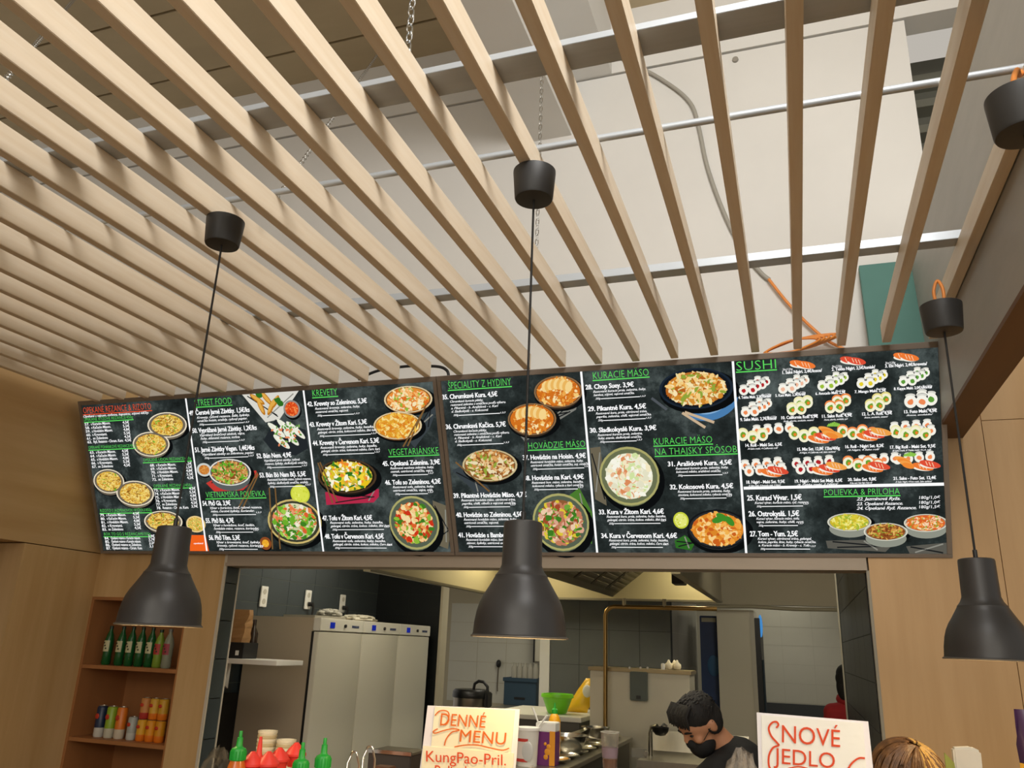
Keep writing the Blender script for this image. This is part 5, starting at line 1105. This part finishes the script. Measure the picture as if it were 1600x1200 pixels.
# plastic bags on the counter
crumple('plastic_bag', 'crinkled clear plastic bag between the cook and the NOVE JEDLO sign', 'bag', (P(1160, 1200, y=2.05).x, 2.05, CT+.8*.165), .06, .05, .165, clear, 31, 34, 18, flat=.8)
crumple('foil_parcel', 'crinkled brownish film parcel below the cook', 'parcel', (P(1075, 1225, y=2.2).x, 2.22, CT+.8*.125), .065, .06, .125, mat('brown_film', '#B39A86', .18, alpha=.6), 37, 30, 14, flat=.8)
crumple('plastic_bag', 'yellowish clear bag behind the left end of the DENNE MENU sign', 'bag', (P(645, 1195, y=1.95).x, 2.08, CT+.8*.14), .035, .03, .14, mat('yellow_film', '#C9B56A', .15, trans=.4, alpha=.55), 41, 22, 14, flat=.8)
crumple('plastic_bag', 'clear film bag at the right end of the DENNE MENU sign', 'bag', (P(824, 1200, y=2.0).x, 2.05, CT+.8*.13), .032, .03, .13, clear, 43, 22, 14, flat=.8)
# yellow snack bag at the right edge, white paper and leaf
q = P(1603, 1140, y=1.9)
t = thing('snack_bag', 'yellow and purple snack bag at the right picture edge', 'bag', (q.x, 1.9, CT))
vs = []; fs = []; rnd = random.Random(5); nx, nz = 9, 15
for sd in (0, 1):
    for j in range(nz):
        g = j/(nz-1)
        for i in range(nx):
            s_ = i/(nx-1)*2-1; bl_ = (1-s_*s_)*(1-(2*g-1)**6)*.035
            vs.append((q.x+.012+s_*.03*(1 if g < .9 else .9)+rnd.uniform(-.003, .003), 1.9+(bl_ if sd else -bl_)+rnd.uniform(-.003, .003), CT+.001+(q.z+.035-CT)*g))
    for j in range(nz-1):
        for i in range(nx-1): b_ = sd*nx*nz; fs.append((b_+j*nx+i, b_+j*nx+i+1, b_+(j+1)*nx+i+1, b_+(j+1)*nx+i))
lowf = [f for f in fs if min(f) % (nx*nz) < nx*11]; upf = [f for f in fs if f not in lowf]
MB().add(vs, lowf).build('lower_pouch', mat('snack_yellow', '#E8B23C', .35), t, smooth=60); MB().add(vs, upf).build('upper_pouch', mat('snack_purple', '#3A2448', .35), t, smooth=60)
q0, q1 = P(1484, 1168, y=2.2), P(1533, 1174, y=2.2)
tag(MB().prism([(q0.x, 2.2, CT), (q1.x-.01, 2.2, CT), (q1.x, 2.2, q1.z), (q0.x+.045, 2.2, q0.z+.004), (q0.x+.006, 2.2, q0.z)], (0, .03, 0)).build('white_pouch', mat('pouch_white', '#E4DFCF', .6, noise=.06, nscale=(20, 20, 20)), bevel=.004), 'plain white paper pouch on the counter before the wood wall', 'pouch')
lf = [(q0.x-.014, 2.19, q0.z-.01), (q0.x+.004, 2.19, q0.z-.03), (q0.x+.008, 2.19, q0.z-.09), (q0.x, 2.19, CT), (q0.x-.014, 2.19, CT)]
tag(MB().prism(lf, (0, .006, 0)).build('green_packet', mat('leaf_green', '#8C9440', .6), bevel=.001), 'narrow olive green packet left of the white pouch', 'packet')
# ================================================================ people
skin_m = mat('skin', '#B98463', .55, noise=.06, nscale=(14, 14, 14)); hair_m = mat('black_hair', '#16120F', .75, noise=.35, nscale=(60, 60, 25), bump=.5)
black_cl = mat('black_cloth', '#141414', .85, noise=.15, nscale=(30, 30, 30)); red_cl = mat('red_cloth', '#A81F22', .8, noise=.15, nscale=(20, 20, 20))
def fuse(name, mb, m, parent, vox=.007, smooth=6):
    me = mb.mesh(name+'_src'); o = bpy.data.objects.new(name+'_src', me); C.objects.link(o)
    r = o.modifiers.new('r', 'REMESH'); r.mode = 'VOXEL'; r.voxel_size = vox
    s = o.modifiers.new('s', 'SMOOTH'); s.iterations = smooth; s.factor = .5
    bpy.context.view_layer.update()
    me2 = bpy.data.meshes.new_from_object(o.evaluated_get(bpy.context.evaluated_depsgraph_get()))
    bpy.data.objects.remove(o); me2.name = name; me2.materials.clear(); me2.materials.append(m); me2.polygons.foreach_set('use_smooth', [True]*len(me2.polygons))
    return link(name, me2, parent)
def tf(mb, M): mb.v = [tuple(M @ Vector(p)) for p in mb.v]; return mb
def limb(mb, pts, rr, n=14):
    mb.tube(pts, rr, n)
    for p, r in zip(pts, rr): mb.ball(p, r, 14, 9)
def head_parts(M, mb, hair, hairlen=1.0):
    """head in its own frame: face towards -Y, crown +Z, centre of the skull at the origin"""
    a = MB(); a.ball((0, 0, .015), (.077, .096, .098), 24, 16); a.ball((0, -.022, -.055), (.058, .066, .072), 20, 14)      # skull, jaw
    a.ball((0, -.062, -.105), (.026, .024, .02)); a.ball((0, -.092, -.028), (.013, .018, .016)); a.tube([(0, -.088, .012), (0, -.108, -.03)], [.009, .013], 10)   # chin, nose
    a.ball((0, -.084, -.068), (.024, .012, .009)); a.ball((0, -.082, .022), (.05, .016, .012))                                  # lips, brow
    for s in (1, -1):
        a.ball((s*.079, .012, -.018), (.011, .022, .033)); a.ball((s*.084, .018, -.006), (.009, .012, .016)); a.ball((s*.042, -.068, -.035), (.022, .02, .02))   # ears, cheeks
    mb.v += []; tf(a, M); n = len(mb.v); mb.v += a.v; mb.f += [tuple(i+n for i in f) for f in a.f]; mb.c += a.c
    h = MB(); h.ball((0, .012, .040), (.085, .100, .088), 24, 16); h.ball((0, .06, .0), (.074, .055, .075), 20, 14)
    tf(h, M); n = len(hair.v); hair.v += h.v; hair.f += [tuple(i+n for i in f) for f in h.f]; hair.c += h.c
def eyes(M, t):
    for s in (1, -1):
        e = MB().ball((s*.031, -.083, -.004), (.012, .008, .006), 12, 8); tf(e, M); e.build('eye', mat('eye_dark', '#1c1512', .3), t, smooth=True)
        b = MB().tube([(s*.014, -.098, .016), (s*.032, -.096, .021), (s*.05, -.083, .015)], [.004, .005, .003], 6); tf(b, M); b.build('eyebrow', hair_m, t, smooth=True)
# ---- the cook: bent over the prep counter, facing left, black mask and T-shirt
cy = 4.05; hc = P(1092, 1127, y=cy)
t = thing('person', 'cook in a black T-shirt and black face mask bending over the prep counter', 'person', (hc.x+.15, cy+.12, 0))
Mh = Matrix.Translation(hc) @ Matrix.Rotation(math.radians(-52), 4, 'Z') @ Matrix.Rotation(math.radians(40), 4, 'X') @ Matrix.Rotation(math.radians(6), 4, 'Y')
body = MB(); hair = MB(); head_parts(Mh, body, hair)
nb = Mh @ Vector((0, .03, -.10)); ch = Vector((hc.x+.155, cy+.10, hc.z-.20)); pel = Vector((hc.x+.36, cy+.14, .93))
limb(body, [Mh @ Vector((0, .02, -.03)), nb, ch+Vector((-.02, 0, .06))], [.056, .056, .065])
shl = ch+Vector((-.075, -.155, .0)); shr = ch+Vector((.01, .19, .0))
limb(body, [ch, (ch+pel)/2, pel], [.13, .135, .14]); limb(body, [shl, ch, shr], [.062, .10, .062])
elL = Vector((shl.x-.20, shl.y+.04, shl.z-.17)); wrL = Vector((-.80, 4.08, .98)); elR = Vector((shr.x-.16, shr.y+.02, shr.z-.22)); wrR = Vector((-.80, 4.32, .97))
for a, b, c in ((shl, elL, wrL), (shr, elR, wrR)):
    limb(body, [a, (a+b)/2, b, (b+c)/2, c], [.055, .050, .042, .041, .028])
    d = (c-b).normalized(); side = d.cross(Vector((0, 0, 1))).normalized(); up = side.cross(d)
    pc = c+d*.045; R_ = Matrix((side, d, up)).transposed()
    body.ball(pc, (.04, .05, .017), 14, 9, R_)
    for k in range(4):
        o_ = side*(-.03+.02*k); L = (.066, .078, .074, .058)[k]; p0 = pc+d*.035+o_
        limb(body, [p0, p0+d*L*.5-up*.004, p0+d*L*.85-up*.022], [.0095, .009, .0078], 8)
    p0 = pc-d*.02+side*.034; limb(body, [p0, p0+d*.03+side*.022-up*.006, p0+d*.058+side*.026-up*.02], [.012, .0105, .009], 8)
for s in (-1, 1):
    hp = pel+Vector((0, s*.09, -.02)); kn = Vector((pel.x-.02, pel.y+s*.10, .50)); an = Vector((pel.x+.03, pel.y+s*.10, .09)); limb(body, [hp, (hp+kn)/2, kn, (kn+an)/2, an], [.09, .08, .06, .058, .042]); limb(body, [an, an+Vector((-.07, 0, -.05)), an+Vector((-.15, 0, -.06))], [.045, .038, .03])
fuse('body', body, skin_m, t, .0075, 5)
eyes(Mh, t)
# hair: cap of hair plus short locks over the forehead
rnd = random.Random(4)
lk = MB()
for k in range(150):
    th = rnd.uniform(-math.pi, math.pi); el = rnd.uniform(.02, 1.5); d = Vector((math.sin(th)*math.cos(el), -math.cos(th)*math.cos(el), math.sin(el)))
    if d.y < -.2 and d.z < .42: continue
    p = Vector((d.x*.085, .012+d.y*.1, .036+d.z*.09)); q = p+Vector((d.x*.004, d.y*.008-.016, d.z*.006-.010 if d.z < .6 else .004)); lk.tube([p*.95, p, q], [.008, .007, .002], 6)
for k in range(26):
    x = -.065+.13*k/25; lk.tube([(x, -.03, .118), (x*1.05, -.075, .098), (x*1.1+rnd.uniform(-.006, .006), -.098, .05+rnd.uniform(-.01, .01))], [.010, .010, .003], 6)
cutb = MB()
for s_ in (1, -1): cutb.ball((s_*.07, .03, -.02), (.013, .05, .05))
tf(cutb, Mh); n = len(hair.v); hair.v += cutb.v; hair.f += [tuple(i+n for i in f) for f in cutb.f]; hair.c += cutb.c
tf(lk, Mh)
fuse('hair', hair, hair_m, t, .006, 3)
lk.build('hair_locks', hair_m, t, smooth=60)
# mask
mk = MB(); mk.ball((0, -.044, -.084), (.0625, .066, .058), 22, 14); mk.ball((0, -.092, -.045), (.023, .024, .03)); mk.ball((0, -.068, -.112), (.036, .032, .028)); tf(mk, Mh)
fuse('face_mask', mk, mat('mask_black', '#0e0e0f', .8), t, .005, 3)
for s_ in (1, -1):
    st = MB().tube([(s_*.058, -.055, -.045), (s_*.078, -.015, -.02), (s_*.088, .018, .006), (s_*.084, .03, -.012)], .0016, 6); tf(st, Mh); st.build('mask_strap', black_pl, t)
# T-shirt
sh_ = MB(); limb(sh_, [ch+Vector((-.01, 0, .015)), ch, (ch+pel)/2, pel+Vector((0, 0, -.06))], [.105, .142, .148, .155]); limb(sh_, [shl, ch, shr], [.074, .112, .074])
for a, b in ((shl, elL), (shr, elR)): limb(sh_, [a, a*.38+b*.62], [.072, .066])
fuse('t_shirt', sh_, black_cl, t, .009, 4)
tr = MB()
for s in (-1, 1):
    hp = pel+Vector((0, s*.09, -.02)); kn = Vector((pel.x-.02, pel.y+s*.10, .50)); an = Vector((pel.x+.03, pel.y+s*.10, .13)); limb(tr, [hp, (hp+kn)/2, kn, an], [.105, .095, .075, .065])
fuse('trousers', tr, mat('dark_trousers', '#22242a', .85), t, .011, 3)
# ---- person in the red hoodie, at the back behind the tiled wall edge
hy = 7.9; hp_ = P(1312, 1085, y=hy)
t = thing('person', 'person in a red hoodie half hidden behind the dark tiled wall at the back', 'person', (hp_.x+.12, hy+.05, 0))
hc2 = P(1324, 1062, y=hy)
Mh = Matrix.Translation(hc2) @ Matrix.Rotation(math.radians(150), 4, 'Z') @ Matrix.Rotation(math.radians(12), 4, 'X')
body = MB(); hair = MB(); head_parts(Mh, body, hair)
ch = Vector((hc2.x+.02, hy+.02, hc2.z-.33)); pel = Vector((hc2.x+.05, hy+.05, hc2.z-.72))
limb(body, [hc2, hc2+Vector((0, .0, -.13)), ch+Vector((0, 0, .12))], [.055, .055, .06]); limb(body, [ch, (ch+pel)/2, pel], [.13, .125, .13])
sa, sb = ch+Vector((-.16, -.06, .06)), ch+Vector((.16, .06, .06)); limb(body, [sa, ch+Vector((0, 0, .05)), sb], [.06, .1, .06])
arms = []
for a, s in ((sa, -1), (sb, 1)):
    el = a+Vector((s*.05, -.04, -.26)); wr = el+Vector((s*-.02, .14, -.18)); arms.append((a, el, wr)); limb(body, [a, el, wr], [.05, .042, .03]); d = (wr-el).normalized(); pc = wr+d*.045; body.ball(pc, (.035, .045, .03))
    for k in range(4): p0 = pc+d*.03+Vector((-.024+.016*k, 0, 0)); limb(body, [p0, p0+d*.035, p0+d*.06+Vector((0, -.01, 0))], [.009, .0085, .007], 8)
    p0 = pc+Vector((s*-.035, 0, .01)); limb(body, [p0, p0+d*.03+Vector((s*-.012, 0, 0))], [.011, .009], 8)
for s in (-1, 1): hq = pel+Vector((s*.08, 0, -.03)); limb(body, [hq, hq+Vector((0, -.02, -.36)), Vector((hq.x, hq.y+.02, .08))], [.085, .06, .04]); an = Vector((hq.x, hq.y+.02, .06)); limb(body, [an, an+Vector((0, .13, -.03))], [.04, .03])
fuse('body', body, skin_m, t, .01, 4); eyes(Mh, t); 
lh = MB(); lh.ball((0, .05, -.05), (.07, .05, .13), 18, 12); tf(lh, Mh); n = len(hair.v); hair.v += lh.v; hair.f += [tuple(i+n for i in f) for f in lh.f]; hair.c += lh.c
fuse('hair', hair, hair_m, t, .008, 3)
hd = MB(); limb(hd, [ch+Vector((0, 0, .05)), ch, (ch+pel)/2, pel], [.12, .155, .155, .16]); limb(hd, [sa, ch+Vector((0, 0, .05)), sb], [.078, .12, .078])
for a, el, wr in arms: limb(hd, [a, el, wr], [.072, .06, .05])
fuse('hoodie', hd, red_cl, t, .012, 4)
cl = MB().tube([(ch.x+.085*math.cos(a), ch.y+.075*math.sin(a), ch.z+.17+.02*math.sin(a)) for a in [2*math.pi*i/20 for i in range(20)]], .04, 10, True); cl.build('hood', red_cl, t, smooth=60)
tr = MB()
for s in (-1, 1): hq = pel+Vector((s*.08, 0, -.03)); limb(tr, [hq, hq+Vector((0, -.02, -.36)), Vector((hq.x, hq.y+.02, .12))], [.1, .078, .065])
fuse('trousers', tr, mat('dark_trousers', '#22242a', .85), t, .012, 3)
# ---- person whose highlighted brown hair shows at the bottom right
py_ = 2.62; hc3 = P(1421, 1240, y=py_)
t = thing('person', 'person with highlighted brown hair at the bottom edge right of the NOVE JEDLO sign', 'person', (hc3.x, py_+.1, 0))
Mh = Matrix.Translation(hc3) @ Matrix.Rotation(math.radians(38), 4, 'Z') @ Matrix.Rotation(math.radians(26), 4, 'X')
body = MB(); hair = MB(); head_parts(Mh, body, hair)
nk = Mh @ Vector((0, .03, -.1)); ch = Vector((hc3.x+.02, py_+.16, hc3.z-.30)); pel = Vector((hc3.x+.02, py_+.32, hc3.z-.66))
limb(body, [Mh @ Vector((0, .01, -.03)), nk, ch+Vector((0, 0, .1))], [.052, .052, .06]); limb(body, [ch, (ch+pel)/2, pel], [.115, .11, .125])
sa, sb = ch+Vector((-.155, 0, .05)), ch+Vector((.155, 0, .05)); limb(body, [sa, ch+Vector((0, 0, .04)), sb], [.052, .09, .052]); arms = []
for a, s in ((sa, -1), (sb, 1)):
    el = a+Vector((s*.03, .0, -.22)); wr = el+Vector((s*-.06, -.02, -.17)); arms.append((a, el, wr)); limb(body, [a, el, wr], [.045, .038, .027]); d = (wr-el).normalized(); pc = wr+d*.04; body.ball(pc, (.033, .02, .045))
    for k in range(4): p0 = pc+d*.03+Vector((-.024+.016*k, 0, 0)); limb(body, [p0, p0+d*.035, p0+d*.06], [.009, .0085, .007], 8)
    p0 = pc+Vector((s*-.034, 0, .01)); limb(body, [p0, p0+d*.03+Vector((s*-.012, 0, 0))], [.011, .009], 8)
for s in (-1, 1): hq = pel+Vector((s*.08, 0, -.03)); limb(body, [hq, Vector((hq.x, hq.y, .42)), Vector((hq.x, hq.y+.03, .08))], [.08, .055, .04]); an = Vector((hq.x, hq.y+.03, .06)); limb(body, [an, an+Vector((0, -.12, -.03))], [.04, .03])
fuse('body', body, mat('skin_light', '#D0A080', .55), t, .01, 4); eyes(Mh, t)
br_h = mat('brown_hair', '#7A5530', .45, col2='#4E341C', nscale=(45, 45, 45), bump=.4); bl_h = mat('blond_hair', '#C9A25A', .42, noise=.2, nscale=(40, 40, 40))
fuse('hair', hair, br_h, t, .007, 2)
rnd = random.Random(14)
for nm, m, cnt in (('hair_strands', br_h, 170), ('highlights', bl_h, 90)):
    lk = MB()
    for k in range(cnt):
        th = rnd.uniform(-math.pi, math.pi); el0 = rnd.uniform(.5, 1.5); pts = []
        if nm == 'highlights' and math.cos(th-1.2) < -.2: th += math.pi
        for j in range(5):
            el = el0-j*.2; d = Vector((math.sin(th+j*.04)*math.cos(el), -math.cos(th+j*.04)*math.cos(el), math.sin(el)))
            if d.y < -.35 and d.z < .35: break
            pts.append(Vector((d.x*.0885, .014+d.y*.104, .04+d.z*.0925)))
        if len(pts) > 2: lk.tube(pts, [.003]+[.0045]*(len(pts)-2)+[.002], 5)
    tf(lk, Mh); lk.build(nm, m, t, smooth=60)
tp = MB(); limb(tp, [ch+Vector((0, 0, .03)), ch, (ch+pel)/2, pel], [.09, .13, .125, .14]); limb(tp, [sa, ch+Vector((0, 0, .04)), sb], [.064, .1, .064])
for a, el, wr in arms: limb(tp, [a, el, wr], [.058, .05, .04])
fuse('sweater', tp, mat('grey_sweater', '#6b6660', .85), t, .012, 4)
tr = MB()
for s in (-1, 1): hq = pel+Vector((s*.08, 0, -.03)); limb(tr, [hq, Vector((hq.x, hq.y, .42)), Vector((hq.x, hq.y+.03, .12))], [.095, .072, .06])
fuse('trousers', tr, mat('dark_trousers', '#22242a', .85), t, .012, 3)
